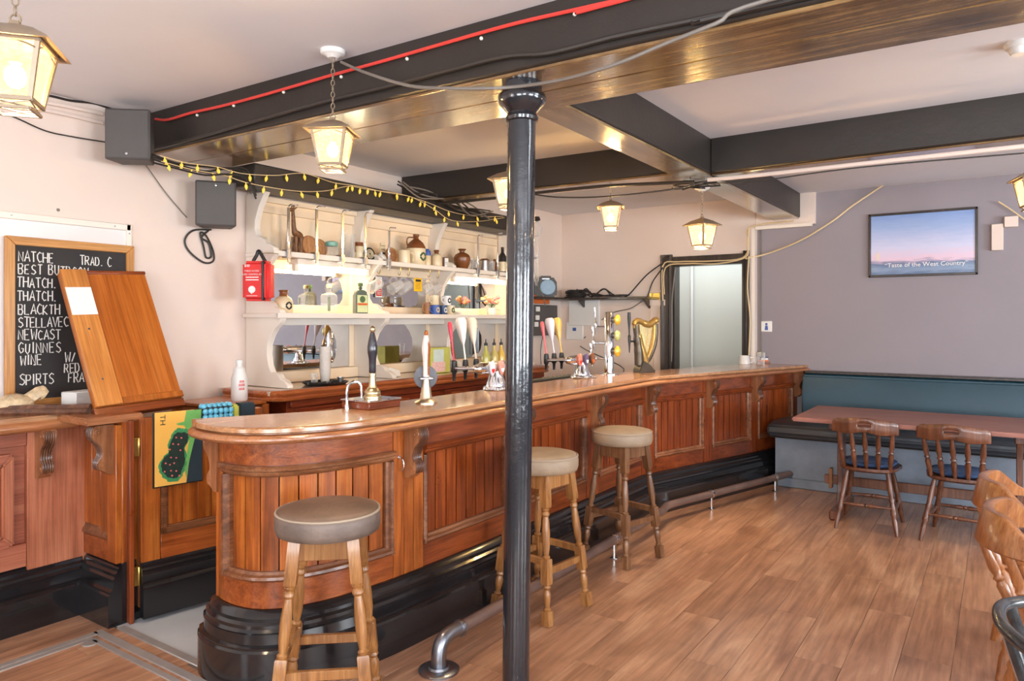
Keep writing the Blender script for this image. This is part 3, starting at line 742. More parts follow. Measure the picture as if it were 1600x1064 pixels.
sh = thing('back_bar_shelving', 'white painted back bar shelving with mirrors and scrolled uprights', 'shelving', (-4.09, 4.3, 1.02))
MB().box(-4.1, -4.088, PY[0], PY[3], 1.02, 2.275).build('back_board', m_lampwhite, sh, world=True)
pnl = [(0, 2.275), (.20, 2.275), (.175, 2.24), (.135, 2.18), (.10, 2.10), (.095, 2.04), (.115, 1.995), (.16, 1.985), (.19, 1.965), (.205, 1.945), (.26, 1.93), (.285, 1.91), (.29, 1.89), (.29, 1.86), (.27, 1.845), (.22, 1.80), (.17, 1.73), (.15, 1.66), (.155, 1.61), (.185, 1.575), (.235, 1.57), (.265, 1.555), (.285, 1.53), (.345, 1.515), (.36, 1.49),
       (.36, 1.465), (.345, 1.43), (.30, 1.40), (.255, 1.35), (.225, 1.29), (.22, 1.23), (.235, 1.16), (.262, 1.115), (.31, 1.115), (.335, 1.10), (.35, 1.08), (.39, 1.07), (.42, 1.045), (.425, 1.022), (0, 1.022)]
for y in PY:
    MB().prism([(-4.095+a, b) for a, b in pnl], lambda a, b, w: (a, w, b), y-.022, y+.022).build('upright', m_white, sh, world=True, bevel=.003)
MB().box(-4.09, -3.795, PY[0]-.03, PY[3]+.03, 1.862, 1.888).box(-3.80, -3.79, PY[0]-.03, PY[3]+.03, 1.858, 1.892).build('top_shelf', m_white, sh, world=True, bevel=.003)
MB().box(-4.09, -3.735, PY[0]-.05, PY[3]+.03, 1.465, 1.492).box(-3.745, -3.725, PY[0]-.05, PY[3]+.03, 1.462, 1.496).build('middle_shelf', m_white, sh, world=True, bevel=.003)
for i in range(3):
    a, b = PY[i]+.024, PY[i+1]-.024
    MB().box(-4.085, -4.06, a, b, 2.17, 2.272).box(-4.07, -4.03, a, b, 2.235, 2.272).build('top_rail', m_lampwhite, sh, world=True, bevel=.004)
    MB().box(-4.085, -4.05, a, b, 1.80, 1.862).build('under_rail', m_lampwhite, sh, world=True, bevel=.003)
    MB().box(-4.085, -4.04, a, b, 1.495, 1.555).build('ledge', m_lampwhite, sh, world=True, bevel=.004)
    MB().box(-4.085, -3.90, a, b, 1.415, 1.463).build('apron', m_white, sh, world=True, bevel=.003)
    MB().box(-4.085, -4.02, a, b, 1.022, 1.10).build('ledge', m_lampwhite, sh, world=True, bevel=.004)
    for z0, z1 in ((1.555, 1.80), (1.10, 1.42)):
        for c, d in ((a, a+.05), (b-.05, b)): MB().box(-4.085, -4.066, c, d, z0, z1).build('stile', m_lampwhite, sh, world=True, bevel=.002)
        MB().box(-4.084, -4.072, a+.05, b-.05, z0, z1).build('mirror', m_mirror, sh, world=True)

def yat(px, x): return at(px, 500, x=x).y
def scale_at(px, x): return at(px, 500, x=x), None
GRP_J = 'bar ornaments on the top shelf'
def lathe_thing(name, label, cat, px, x, z, parts, group=None, rotz=0, sc_=1):
    """a turned object: parts = [(part name, profile, material)], standing on (x, z) where the sight line px meets x"""
    t = thing(name, label, cat, (x, yat(px, x), z), rotz, group)
    for n, prof, mat in parts:
        MB().lathe([(r*sc_, h*sc_) for r, h in prof], 20).build(n, mat, t, angle=50)
    return t
ZT, ZM, ZC = 1.889, 1.493, 1.0225
# fluorescent battens beneath the top shelf
for a, b, lab in ((3.13, 3.80, 'lit fluorescent strip light under the shelf beneath the carved giraffe'), (4.80, 5.60, 'lit fluorescent strip light in the bay by the flowers')):
    t = thing('strip_light', lab, 'lamp', (-3.93, (a+b)/2, 1.86), 0, 'strip lights in the back bar')
    MB().box(-3.96, -3.86, a, b, 1.822, 1.861).build('batten', m_white, t, world=True, bevel=.006)
    MB().tube([(-3.905, a+.035, 1.80), (-3.905, b-.035, 1.80)], .014, 12).build('tube', m_tube, t, world=True)
    for y in (a+.012, b-.012): MB().box(-3.925, -3.885, y-.012, y+.02, 1.778, 1.824).build('lamp_holder', m_white, t, world=True, bevel=.004)

# optic brackets clamped to the top shelf
m_rod = metal('bright_rod', (.88, .86, .8, 1), .2)
for k, (px, x, top) in enumerate(((451, -3.775, 2.17), (495, -3.775, 2.19), (535, -3.775, 2.19), (571, -3.775, 2.2), (608, -3.775, 2.12), (747, -3.775, 2.17), (778, -3.775, 2.22))):
    lab = ['empty optic bracket beside the carved giraffe', 'empty optic bracket before the round wooden plaques', 'empty optic bracket before the teal-topped jug', 'empty optic bracket before the round badge plate', 'empty optic bracket before the coiled wooden disc', 'empty optic bracket behind the small glass tankard', 'empty optic bracket nearest the iron column'][k]
    y = yat(px, x)
    t = thing('optic_bracket', lab, 'bottle bracket', (x, y, 1.84), 0, 'optic brackets along the top shelf')
    MB().box(-.006, .004, -.010, .010, -.02, top-1.84).build('rod', m_rod, t, bevel=.002)
    MB().tube(catmull([(0, 0, top-1.845), (0, .004, top-1.825), (-.01, .03, top-1.815), (-.02, .05, top-1.813)], 4), .0035, 6).lathe([(0, 0), (.022, .002), (.024, .008), (0, .012)], 12, (-.02, .065, top-1.82)).build('hook', m_chrome, t)
    MB().box(-.045, .008, -.016, .016, .048, .062).box(-.045, .008, -.014, .014, .008, .018).box(-.004, .01, -.012, .012, .008, .06).along((.0, 0, .062), (.0, 0, .11), [(.004, 0), (.004, .7), (.011, .72), (.011, 1)], 8).build('clamp', m_steel, t)

# carved giraffe
m_gir = paint('giraffe_wood', sr(92, 54, 28), .45, vary=.5, vs=60, col2=sr(150, 100, 58))
g = MB()
L = lambda *p: [Vector(q) for q in p]
for sx, sy in ((-1, -1), (-1, 1), (1, -1), (1, 1)): g.tube(L((sx*.012, sy*.022, 0), (sx*.011, sy*.021, .05), (sx*.010, sy*.019, .10)), [.008, .0065, .010], 8)
g.tube(catmull(L((0, .034, .085), (0, .02, .11), (0, -.012, .122), (0, -.026, .15), (0, -.030, .20), (0, -.034, .245)), 4), [.010, .015, .018, .020, .0215, .022, .022, .021, .020, .018, .016, .0145, .013, .0125, .012, .0115, .011, .0105, .010, .0095, .009], 10)
g.sphere((0, -.045, .252), .015, 10, 8, (.8, 1.5, .8))
for sx in (-1, 1): g.tube(L((sx*.006, -.036, .26), (sx*.007, -.033, .28)), [.003, .004], 6); g.tube(L((sx*.009, -.034, .258), (sx*.028, -.032, .266)), [.006, .002], 6)
g.v = [(a_*1.2, b_*1.2, c_*1.16) for a_, b_, c_ in g.v]
t = tag(g.build('giraffe_figurine', m_gir, None, (-3.90, yat(464, -3.90), ZT), .2), 'tall carved brown giraffe standing on the top shelf', 'figurine')

# top shelf pieces
def plaque(px, x, r, lab, mat, ring, tilt=.18, name='wooden_disc'):
    y = yat(px, x); t = thing(name, lab, 'disc', (x, y, ZT))
    m = Matrix.Rotation(PI/2-tilt, 3, 'Y')
    MB().lathe([(0, -.012), (r*.96, -.012), (r, -.006), (r, .006), (r*.95, .012), (r*.86, .012), (r*.82, .008), (0, .008)], 28, (0, 0, r*.99), m).build('plate', mat, t)
    q = MB()
    for rr in ((.25, .45, .65) if ring is not None else ()):
        q.tube([m @ Vector((r*rr*math.cos(a*PI/10), r*rr*math.sin(a*PI/10), .0085))+Vector((0, 0, r*.99)) for a in range(20)], .003, 5, True)
    if ring is not None: q.build('rings', ring, t)
    return t
plaque(484, -3.93, .072, 'plain round wooden plaque leaning near the giraffe', m_honey, None)
plaque(499, -3.95, .066, 'second round wooden plaque, half behind the plain one', m_honey, None)
plaque(577, -3.87, .05, 'round black and cream badge plate beside the white jug', m_blackp, m_creamglaze, name='badge_plate')
plaque(612, -3.90, .062, 'round wooden disc with coiled rings on the top shelf', m_honey, m_mould)
flagon_b = [(0, 0), (.062, 0), (.066, .006), (.066, .11), (.0655, .115)]
flagon_t = [(.0655, .115), (.062, .13), (.048, .155), (.03, .172), (.018, .18), (.016, .195), (.021, .198), (.021, .212), (.014, .214), (0, .214)]
def handle(t, mat, r=.05, z0=.13, z1=.2, ang=-PI/2, th=.006, name='handle'):
    d = Vector((math.cos(ang), math.sin(ang), 0))
    pts = catmull([d*.018+Vector((0, 0, z1)), d*r+Vector((0, 0, z1)), d*(r+.012)+Vector((0, 0, (z0+z1)/2)), d*(r+.004)+Vector((0, 0, z0))], 4)
    MB().tube(pts, th, 7).build(name, mat, t)
t = lathe_thing('stoneware_flagon', 'large stoneware flagon with brown shoulder and green crest', 'flagon', 650, -3.92, ZT, [('body', flagon_b, m_creamglaze), ('shoulder', flagon_t, m_brownglaze)], GRP_J, 0, 1.2)
handle(t, m_brownglaze, .062, .155, .228, PI+.9)
def crest(t, r, z, ang, mat, k=1, wid=.5):
    q = MB()
    for a in range(9):
        an = ang-wid+wid*2*a/8
        if a in (3, 5): continue
        for s in (-1, 1): q.sphere((r*math.cos(an), r*math.sin(an), z+s*k*.026*math.sin(PI*(a+1)/10)), .008*k, 7, 5)
    q.build('crest', mat, t)
crest(t, .0795, .072, .0, m_green_l, 1.1, .32)
t = lathe_thing('teal_jug', 'small jug with a teal lid and clear body behind the brackets', 'jug', 518, -3.93, ZT, [('body', [(0, 0), (.045, 0), (.05, .02), (.05, .07), (.042, .085)], m_glass), ('lid', [(.044, .085), (.046, .09), (.046, .112), (.03, .12), (0, .12)], paint('teal_enamel', sr(120, 176, 160), .3))], GRP_J)
lathe_thing('glass_vase', 'tall clear glass cylinder vase on the top shelf', 'vase', 545, -3.9, ZT, [('vessel', [(0, 0), (.042, 0), (.044, .01), (.044, .18), (.040, .18), (.040, .012), (0, .012)], m_glass)], GRP_J)
t = lathe_thing('stoneware_jug', 'white stoneware jug with a brown neck beside the glass vase', 'jug', 560, -3.93, ZT, [('body', [(0, 0), (.04, 0), (.046, .01), (.046, .09), (.04, .105)], m_creamglaze), ('neck', [(.04, .105), (.036, .112), (.036, .135), (.03, .136), (0, .13)], m_brownglaze)], GRP_J)
handle(t, m_brownglaze, .05, .06, .12, -1.2)
def card(name, lab, cat, px, x, z, w, h, mat, inner=None, ang=0, frame=None, group=None):
    t = thing(name, lab, cat, (x, yat(px, x), z), ang, group)
    MB().box(-.008, .004, -w/2, w/2, 0, h).build('panel', frame or mat, t, bevel=.002)
    if frame: MB().box(.004, .0052, -w/2+.006, w/2-.006, .006, h-.006).build('card', mat, t)
    if inner:
        for q, (a, b, c, d, mm) in enumerate(inner): MB().box(.0045, .006, -w/2+w*a, -w/2+w*b, h*c, h*d).build('print', mm, t)
    return t
card('wire_rack', 'small wire card rack with three dark rungs', 'rack', 598, -3.97, ZT+.0, .05, .16, m_creamglaze, [(.05, .95, .84, .88, m_steel), (.05, .95, .66, .70, m_steel), (.05, .95, .46, .54, m_blackp)])
lathe_thing('white_dome', 'white china dome lid near the wire rack', 'lid', 596, -3.86, ZT, [('dome', [(0, 0), (.04, 0), (.042, .01), (.036, .035), (.02, .055), (.008, .06), (.008, .072), (0, .075)], m_whitep)], GRP_J)
t = lathe_thing('cream_tankard', 'cream pottery tankard between the coiled disc and the big flagon', 'tankard', 631, -3.90, ZT, [('vessel', [(0, 0), (.05, 0), (.052, .01), (.05, .11), (.047, .11), (.047, .01), (0, .01)], m_creamglaze)], GRP_J)
handle(t, m_creamglaze, .068, .03, .09, .9)
t = lathe_thing('small_flask', 'small cream flask with a blue neck next to the big flagon', 'flask', 667, -3.90, ZT, [('body', [(0, 0), (.032, 0), (.034, .008), (.034, .085), (.03, .09)], m_creamglaze), ('neck', [(.03, .09), (.034, .10), (.03, .125), (.018, .14), (.016, .145), (0, .145)], m_blue)], GRP_J)
lathe_thing('pottery_bottle', 'squat tan pottery bottle with a cork beside the white card', 'bottle', 682, -3.90, ZT, [('body', [(0, 0), (.044, 0), (.047, .008), (.047, .09), (.04, .105), (.022, .115)], m_creamglaze), ('neck', [(.022, .115), (.018, .12), (.018, .132), (.024, .136), (.02, .146), (0, .146)], m_brownglaze)], GRP_J)
card('framed_card', 'small white framed card standing beside the tan pottery bottle', 'card', 697, -3.88, ZT, .06, .09, m_paper, [(.2, .8, .5, .54, m_cable_g), (.2, .8, .35, .38, m_cable_g)], 0, m_chair)
lathe_thing('stoneware_bottle', 'round brown-topped stoneware jar in the bay by the column', 'jar', 722, -3.92, ZT, [('body', [(0, 0), (.04, 0), (.066, .05), (.076, .09), (.075, .11)], m_brownglaze), ('shoulder', [(.075, .11), (.06, .135), (.036, .15), (.022, .155), (.022, .17), (.036, .178), (.034, .186), (0, .184)], m_brownglaze)], GRP_J)
def tankard(t, s=1, mat=m_glass, hang=False):
    MB().lathe([(0, 0), (.036*s, 0), (.039*s, .006*s), (.041*s, .06*s), (.044*s, .115*s), (.041*s, .115*s), (.038*s, .06*s), (.035*s, .012*s), (0, .012*s)], 18).build('vessel', mat, t)
    pts = catmull([(0, .041*s, .095*s), (0, .07*s, .10*s), (0, .078*s, .06*s), (0, .066*s, .025*s), (0, .040*s, .022*s)], 4)
    MB().tube(pts, .006*s, 7).build('handle', mat, t)
for px, x, s, lab in ((733, -3.94, 1.0, 'glass tankard standing next to the brown-topped jar'), (742, -3.86, .8, 'small glass tankard before the optic bracket by the column'), (767, -3.92, .9, 'clear glass tankard between the last two optic brackets')):
    t = thing('glass_tankard', lab, 'glass', (x, yat(px, x), ZT), .4, 'glass tankards on the top shelf'); tankard(t, s)
t = lathe_thing('pewter_tankard', 'grey pewter tankard with dark rim engraved on its side', 'tankard', 757, -3.96, ZT, [('vessel', [(0, 0), (.05, 0), (.05, .01), (.044, .11), (.04, .11), (.04, .01), (0, .01)], m_steel), ('lid', [(.044, .11), (.046, .118), (.03, .13), (0, .132)], m_chair)], GRP_J)
t = lathe_thing('dark_bottle', 'dark patterned bottle on the top shelf beside the column', 'bottle', 785, -3.9, ZT, [('body', [(0, 0), (.036, 0), (.038, .006), (.038, .16), (.02, .19), (.014, .20), (.014, .25), (0, .25)], m_blackp), ('label', [(.0385, .02), (.039, .03), (.039, .1), (.0385, .11)], m_creamglaze)], GRP_J)
t = lathe_thing('amber_bottle', 'small amber bottle behind the engraved pewter tankard', 'bottle', 773, -3.98, ZT, [('body', [(0, 0), (.03, 0), (.03, .09), (.012, .115), (.012, .14), (0, .14)], m_brownglaze)], GRP_J)
# tankards hung by their handles from the top shelf
for k, (px, lab) in enumerate(((594, 'hanging glass tankard nearest the fire sign'), (626, 'hanging glass tankard on the giraffe side of the yellow sign'), (640, 'hanging glass tankard touching the yellow sign'), (672, 'hanging glass tankard first past the yellow sign'), (686, 'hanging glass tankard next to the shelf upright'))):
    x = -3.85; y = yat(px, x)
    t = thing('hanging_tankard', lab, 'glass', (x, y, 1.79), 0, 'glass tankards hung under the top shelf')
    r = Matrix.Rotation(math.radians(115), 3, 'X')
    q = MB().lathe([(0, 0), (.036, 0), (.039, .006), (.041, .06), (.044, .115), (.041, .115), (.038, .06), (.035, .012), (0, .012)], 18, (0, 0, -.06), r)
    q.build('vessel', m_glass, t)
    pts = [r @ Vector(p)+Vector((0, 0, -.06)) for p in catmull([(0, .041, .095), (0, .07, .10), (0, .078, .06), (0, .066, .025), (0, .040, .022)], 4)]
    MB().tube(pts, .006, 7).build('handle', m_glass, t)
    MB().tube(catmull([(0, 0, .072), (0, 0, .03), (0, -.012, .008), (0, -.026, .014), (0, -.026, .026)], 4), .0025, 6).build('hook', m_brass, t)

# signs in the back bar
t = thing('warning_sign', 'small yellow warning sign with black print hung under the top shelf', 'sign', (-3.80, yat(653, -3.80), 1.73), 0)
MB().box(-.003, .003, -.048, .048, -.055, .05).build('plate', m_yellow, t, bevel=.003)
MB().box(.003, .0045, -.03, .03, .022, .04).build('heading_bar', m_blackp, t)
for k in range(5): MB().box(.003, .0042, -.032+.003*(k % 2), .032-.004*(k % 3), .01-.011*k, .0125-.011*k).build('print_line', m_chair, t)
t = thing('fire_sign', 'red and white fire notice stuck by the first mirror upright', 'sign', (-4.055, yat(592, -4.055), 1.70))
MB().box(-.01, .0, -.035, .035, -.07, .09).build('plate', m_paper, t)
MB().lathe([(.0, 0), (.02, 0), (.02, .001), (0, .001)], 16, (.0, 0, .045), Matrix.Rotation(PI/2, 3, 'Y')).build('symbol', m_redprint, t)
MB().box(0, .001, -.03, .03, -.06, -.005).build('symbol', m_redprint, t)
for k in range(3): MB().box(.001, .0018, -.022, .022, -.02-.014*k, -.014-.014*k).build('print_line', m_paper, t)

# middle shelf
t = lathe_thing('stoneware_flagon', 'cream flagon with a brown cork and black emblem on the middle shelf', 'flagon', 443, -3.86, ZM, [('body', [(0, 0), (.055, 0), (.06, .006), (.06, .075), (.05, .10), (.03, .112)], m_creamglaze), ('neck', [(.03, .112), (.026, .118), (.026, .14), (.032, .144), (.03, .152), (0, .152)], m_brownglaze)])
crest(t, .0605, .05, -.05, m_blackp, .8, .3)
t = thing('gin_bottle', 'square clear glass bottle with a cork before the first mirror', 'bottle', (-3.95, yat(514, -3.95), ZM), PI/4)
MB().lathe([(0, 0), (.056, 0), (.06, .006), (.06, .125), (.052, .14), (.02, .15)], 4).lathe([(.016, .148), (.015, .175), (.02, .178), (.02, .186), (0, .186)], 14).build('body', m_glass, t, bevel=.008, segs=2)
MB().lathe([(.0, .186), (.02, .186), (.022, .2), (.018, .212), (0, .213)], 12).build('stopper', m_creamglaze, t)
q = MB().box(.043, .044, -.03, -.008, .02, .12).build('label', m_green_l, t); q.rotation_euler = (0, 0, -PI/4-.3)
t = thing('green_bottle', 'squared dark green bottle with green and orange label by the strip light', 'bottle', (-3.80, yat(563, -3.80), ZM), -.12)
m_gg = glass('dark_green_glass', (.10, .2, .06, 1), .05)
MB().box(-.025, .025, -.052, .052, 0, .145).prism([(-.052, .145), (.052, .145), (.04, .165), (.016, .172), (-.016, .172), (-.04, .165)], lambda a, b, w: (w, a, b), -.022, .022).lathe([(.015, .17), (.014, .2), (.0, .2)], 14).build('body', m_gg, t, bevel=.006, segs=2)
MB().lathe([(.0, .198), (.016, .198), (.017, .204), (.017, .222), (0, .224)], 14).build('cap', m_green_l, t)
MB().box(.025, .0262, -.044, .044, .012, .135).build('label', paint('pale_green_label', sr(206, 214, 160), .5), t)
MB().box(.0262, .0268, -.044, .044, .062, .078).build('label_band', m_orange, t)
MB().lathe([(0, 0), (.024, 0), (.024, .001), (0, .001)], 18, (.0262, 0, .105), Matrix.Rotation(PI/2, 3, 'Y')).build('emblem', m_green_l, t)
text_mb('Jägermeister', .0135, lambda u, v, w: (.0269, u, .066+v)).build('lettering', m_blackp, t)
def mug(name, lab, px, x, z, mat, em, r=.036, h=.078, group='mugs on the middle shelf'):
    t = thing(name, lab, 'mug', (x, yat(px, x), z), 0, group)
    MB().lathe([(0, 0), (r*.95, 0), (r, .004), (r, h), (r-.003, h), (r-.003, .006), (0, .006)], 18).build('vessel', mat, t)
    MB().tube(catmull([(0, -r+.001, h*.8), (0, -r-.022, h*.8), (0, -r-.026, h*.45), (0, -r+.001, h*.2)], 4), .005, 6).build('handle', mat, t)
    if em is not None: crest(t, r, h*.5, -.15, em, .7, .35)
    return t
h_ = .079
mug('mug', 'blue patterned mug at the bottom of the mug stack', 680, -3.80, ZM, m_blue, m_creamglaze)
mug('mug', 'dark blue mug beside the blue patterned mug', 692, -3.83, ZM, paint('deep_blue_print', sr(50, 70, 110), .4), m_paper)
mug('mug', 'cream mug with dark sprig at the upright end of the mugs', 704, -3.80, ZM, m_creamglaze, m_green_l)
mug('mug', 'cream mug stacked on the blue patterned mug', 679, -3.80, ZM+h_, m_creamglaze, None)
mug('mug', 'white mug with black round emblem, topmost on the mug stack', 698, -3.80, ZM+h_, m_whitep, m_blackp)
mug('mug', 'pale tan mug in front of the mirror before the mug stack', 668, -3.86, ZM, m_honey, None, .034, .1)
# flowers
t = thing('flower_bunch', 'bunch of peach and pink artificial roses on the middle shelf', 'flowers', (-3.90, yat(768, -3.90), ZM))
MB().lathe([(0, 0), (.035, 0), (.045, .04), (.04, .07), (.036, .07), (.04, .04), (0, .01)], 16).build('vase', m_whitep, t)
m_pe, m_pk, m_lf = paint('peach_petal', sr(244, 178, 140), .6, vary=.15, vs=30), paint('pink_petal', sr(240, 138, 140), .6, vary=.15, vs=30), paint('leaf_green', sr(96, 130, 84), .6)
for k in range(11):
    a, r = k*2.4, .022+.012*(k % 5)
    p = Vector((r*math.cos(a)*.7, r*math.sin(a)*1.5, .115+.016*(k % 4)))
    m = MB()
    for j in range(3):
        m.lathe([(.004, -.012+.004*j), (.02-.005*j, -.004+.002*j), (.024-.006*j, .008+.004*j), (.019-.005*j, .012+.005*j)], 9, p, Matrix.Rotation(.5*math.sin(a), 3, 'X'))
    m.build('rose', m_pk if k % 3 == 0 else m_pe, t)
    MB().tube([(0, 0, .05), p], .002, 5).build('stem', m_lf, t)
for k in range(6):
    a = k*1.05+.4; d = Vector((math.cos(a), math.sin(a), .2)); s = Vector((-math.sin(a), math.cos(a), 0))*.014
    b = Vector((0, 0, .09)); m = MB(); m.add([b, b+d*.04+s, b+d*.075, b+d*.04-s, b+d*.04+Vector((0, 0, .004))], [(0, 1, 4), (1, 2, 4), (2, 3, 4), (3, 0, 4)]); m.build('leaf', m_lf, t)

# on the back counter
def cup_stack(px, x, n, lab, h=.0093):
    t = thing('cup_stack', lab, 'plastic cups', (x, yat(px, x), ZC), 0)
    q = MB()
    for k in range(n):
        z = k*h
        MB().lathe([(.0, z+.001), (.028, z), (.030, z+.006), (.038, z+.085), (.040, z+.087), (.0375, z+.0875), (.029, z+.008), (0, z+.004)], 14).build('cup', m_cupp, t, angle=30)
m_cupp = paint('translucent_cup_plastic', sr(222, 214, 206), .25, vary=.03)
cup_stack(508, -3.82, 18, 'tall stack of clear plastic cups on the black tray side of the back counter')
tr = thing('round_tray', 'round black tray on the back counter holding glasses and oddments', 'tray', (-3.72, yat(508, -3.72), ZC))
MB().lathe([(0, 0), (.13, 0), (.15, .014), (.155, .018), (.15, .02), (.128, .006), (0, .006)], 30).build('dish', m_blackp, tr)
for px, x, r, h, lab in ((491, -3.74, .026, .07, 'small faceted shot glass on the black tray'), (532, -3.70, .024, .034, 'squat steel measure cup on the black tray')):
    t = thing('measure_glass' if 'glass' in lab else 'measure_cup', lab, 'glass', (x, yat(px, x), ZC+.0065))
    MB().lathe([(0, 0), (r*.8, 0), (r, h), (r-.003, h), (r*.75, .006), (0, .006)], 10 if 'glass' in lab else 18).build('vessel', m_glass if 'glass' in lab else m_steel, t, angle=30)
for k, (px, x, l) in enumerate(((498, -3.68, .08), (516, -3.67, .07), (522, -3.70, .06), (488, -3.69, .05))):
    o = MB().tube([(-.01, -l/2, .008), (.012, l/2, .011)], .006, 8).lathe([(0, 0), (.009, 0), (.009, .016), (0, .016)], 10, (.012, l/2, .003))
    tag(o.build('pourer', m_blackp, None, (x, yat(px, x), ZC+.0065), k*.9), ['black bottle pourer lying beside the shot glass', 'black bottle pourer lying at the tray middle', 'black bottle pourer lying near the steel measure cup', 'black bottle pourer on the tray edge by the chrome tap'][k], 'pourer', 'bottle pourers on the black tray')
o = MB().prism([(-.09, 0), (.09, 0), (.07, .05), (-.05, .075)], lambda a, b, w: (w, a, b), -.05, .05)
tag(o.build('napkin_pile', m_paper, None, (-3.80, yat(608, -3.80), ZC), .2, bevel=.006), 'slumped pile of white napkins on the back counter', 'napkins')
t = thing('carton', 'green and pink printed carton standing behind the white hand pump', 'box', (-3.80, yat(682, -3.80), ZC), -.15)
MB().box(-.05, .05, -.105, .105, 0, .205).build('box', paint('carton_green', sr(196, 196, 96), .6, vary=.15, vs=14), t, bevel=.004)
MB().box(.05, .051, -.075, .035, .05, .19).build('print', paint('carton_pale', sr(198, 214, 208), .6, vary=.1, vs=20), t)
MB().box(.05, .0514, -.09, .05, .01, .09).build('print', paint('carton_pink', sr(228, 186, 180), .6, vary=.25, vs=70), t)
for k, (px, c, lab) in enumerate(((759, sr(206, 204, 110), 'pale green cordial bottle with black pourer on the back counter'), (772, sr(222, 206, 130), 'pale yellow cordial bottle with black pourer on the back counter'), (783, sr(236, 200, 96), 'amber cordial bottle beside the column on the back counter'))):
    t = lathe_thing('cordial_bottle', lab, 'bottle', px, -3.78, ZC, [('body', [(0, 0), (.038, 0), (.04, .006), (.04, .10), (.034, .125), (.016, .16), (.014, .2), (0, .2)], paint('cordial', c, .15, vary=.1, vs=20, coat=.5)), ('pourer', [(.0, .2), (.016, .2), (.016, .222), (.006, .226), (.004, .26), (0, .26)], m_blackp)], 'cordial bottles on the back counter')
# hinged box + bottle left of the back counter
o = thing('wooden_crate', 'plain wooden crate beside the back counter carrying the white bottle', 'crate', (-3.80, 2.52, 0))
for k in range(3): MB().box(-.20, .20, -.155, .155, .02+.315*k, .02+.315*k+.30).build('slat', m_pine_y, o, bevel=.006)
MB().box(-.21, .21, -.165, .165, .955, .975).build('lid', m_flap, o, bevel=.004)
for sx in (-1, 1):
    for sy in (-1, 1): MB().box(sx*.2-.02, sx*.2+.02, sy*.155-.02, sy*.155+.02, 0, .955).build('corner_post', m_flap, o, bevel=.003)
p = at(375, 632, z=.975)
t = thing('white_bottle', 'white plastic bottle with red label print standing on the crate', 'bottle', (-3.72, yat(374, -3.72), .975))
MB().lathe([(0, 0), (.043, 0), (.047, .008), (.047, .13), (.04, .155), (.033, .175), (.033, .19), (.018, .205), (.017, .212), (0, .212)], 22).build('body', m_whitep, t)
MB().lathe([(.02, .212), (.021, .216), (.021, .238), (.018, .24), (0, .24)], 16).build('cap', m_whitep, t)
for k, (z, w, h) in enumerate(((.115, .55, .014), (.095, .7, .016), (.072, .62, .014))):
    q = MB()
    for j in range(7):
        a0 = -.35-w/2+w*j/6
        q.prism([(a0, z-h/2), (a0+w/9, z-h/2), (a0+w/9*(.6+.4*(j % 2)), z+h/2), (a0+.01, z+h/2)], lambda a, b, r: (r*math.cos(a), r*math.sin(a), b), .0465, .0478)
    q.build('print', m_redprint, t)

# ------------------------------------------------------------------ on the bar
def turned(name, prof, mat, par, seg=20): return MB().lathe(prof, seg).build(name, mat, par, angle=50)
ZB = 1.031
m_pumpblk = paint('black_pump_handle', sr(44, 42, 50), .2, vary=.1, coat=.5)
t = thing('hand_pump', 'black handled beer pump with brass neck on its tray', 'beer pump', (-2.50, 2.47, ZB+.044))
turned('foot', [(0, 0), (.042, 0), (.042, .01), (.036, .014), (.040, .02), (.038, .032), (.03, .042), (.022, .05)], m_pbrass, t)
turned('neck', [(.022, .05), (.017, .07), (.016, .105), (.0175, .118), (.0165, .12)], m_pbrass, t)
turned('handle', [(.014, .12), (.017, .125), (.0165, .15), (.0185, .19), (.024, .22), (.0245, .245), (.019, .28), (.013, .305), (.011, .315)], m_pumpblk, t)
turned('finial', [(.008, .315), (.0125, .323), (.0135, .331), (.011, .341), (.004, .346), (0, .347)], m_pbrass, t)
t = thing('drip_tray', 'low wood and chrome tray under the black handled pump', 'drip tray', (-2.50, 2.47, ZB), .0)
MB().box(-.10, .085, -.105, .105, 0, .034).build('body', m_dark_y, t, bevel=.004)
MB().box(-.105, .09, -.11, .11, .034, .043).build('rim', m_chrome, t, bevel=.003)
t = thing('swan_neck_tap', 'thin chrome swan neck tap bending over beside the tray', 'tap', (-2.53, 2.335, ZB))
MB().tube(catmull([(0, 0, 0), (0, 0, .08), (.004, .012, .118), (.014, .045, .128), (.020, .068, .105), (.022, .072, .05)], 5), .0065, 9).build('spout', m_chrome, t)
turned('foot', [(0, 0), (.011, 0), (.011, .02), (.008, .024), (0, .024)], m_chrome, t)
t = thing('hand_pump', 'white and gold handled beer pump with a round grey clip', 'beer pump', (-2.40, 2.745, ZB), -.70)
turned('foot', [(0, 0), (.058, 0), (.058, .006), (.05, .012), (.036, .016), (.032, .024), (.03, .03), (.024, .075), (.021, .085), (.022, .09), (.019, .1), (.018, .118)], metal('pale_brass', sr(214, 196, 168), .3), t)
m_wh = paint('cream_pump_handle', sr(232, 216, 206), .2, coat=.5, vary=.06)
m_gold = paint('orange_pump_print', sr(176, 98, 44), .3, vary=.4, vs=40)
turned('handle', [(.016, .13), (.0155, .18), (.017, .22), (.0215, .26), (.021, .29), (.015, .325), (.01, .342)], m_wh, t)
q = MB(); hp_ = [(.0158, .14), (.0154, .18), (.0169, .22), (.0214, .26), (.0209, .29), (.0150, .322)]
q.add([(r_*1.02*math.cos(a_), r_*1.02*math.sin(a_), z_) for r_, z_ in hp_ for a_ in (.25, .55, .85, 1.15, 1.5)], [(i_*5+j_, i_*5+j_+1, i_*5+j_+6, i_*5+j_+5) for i_ in range(5) for j_ in range(4)])
q.build('print', m_gold, t)
turned('finial', [(.006, .34), (.010, .348), (.011, .354), (.008, .364), (0, .368)], m_gold, t)
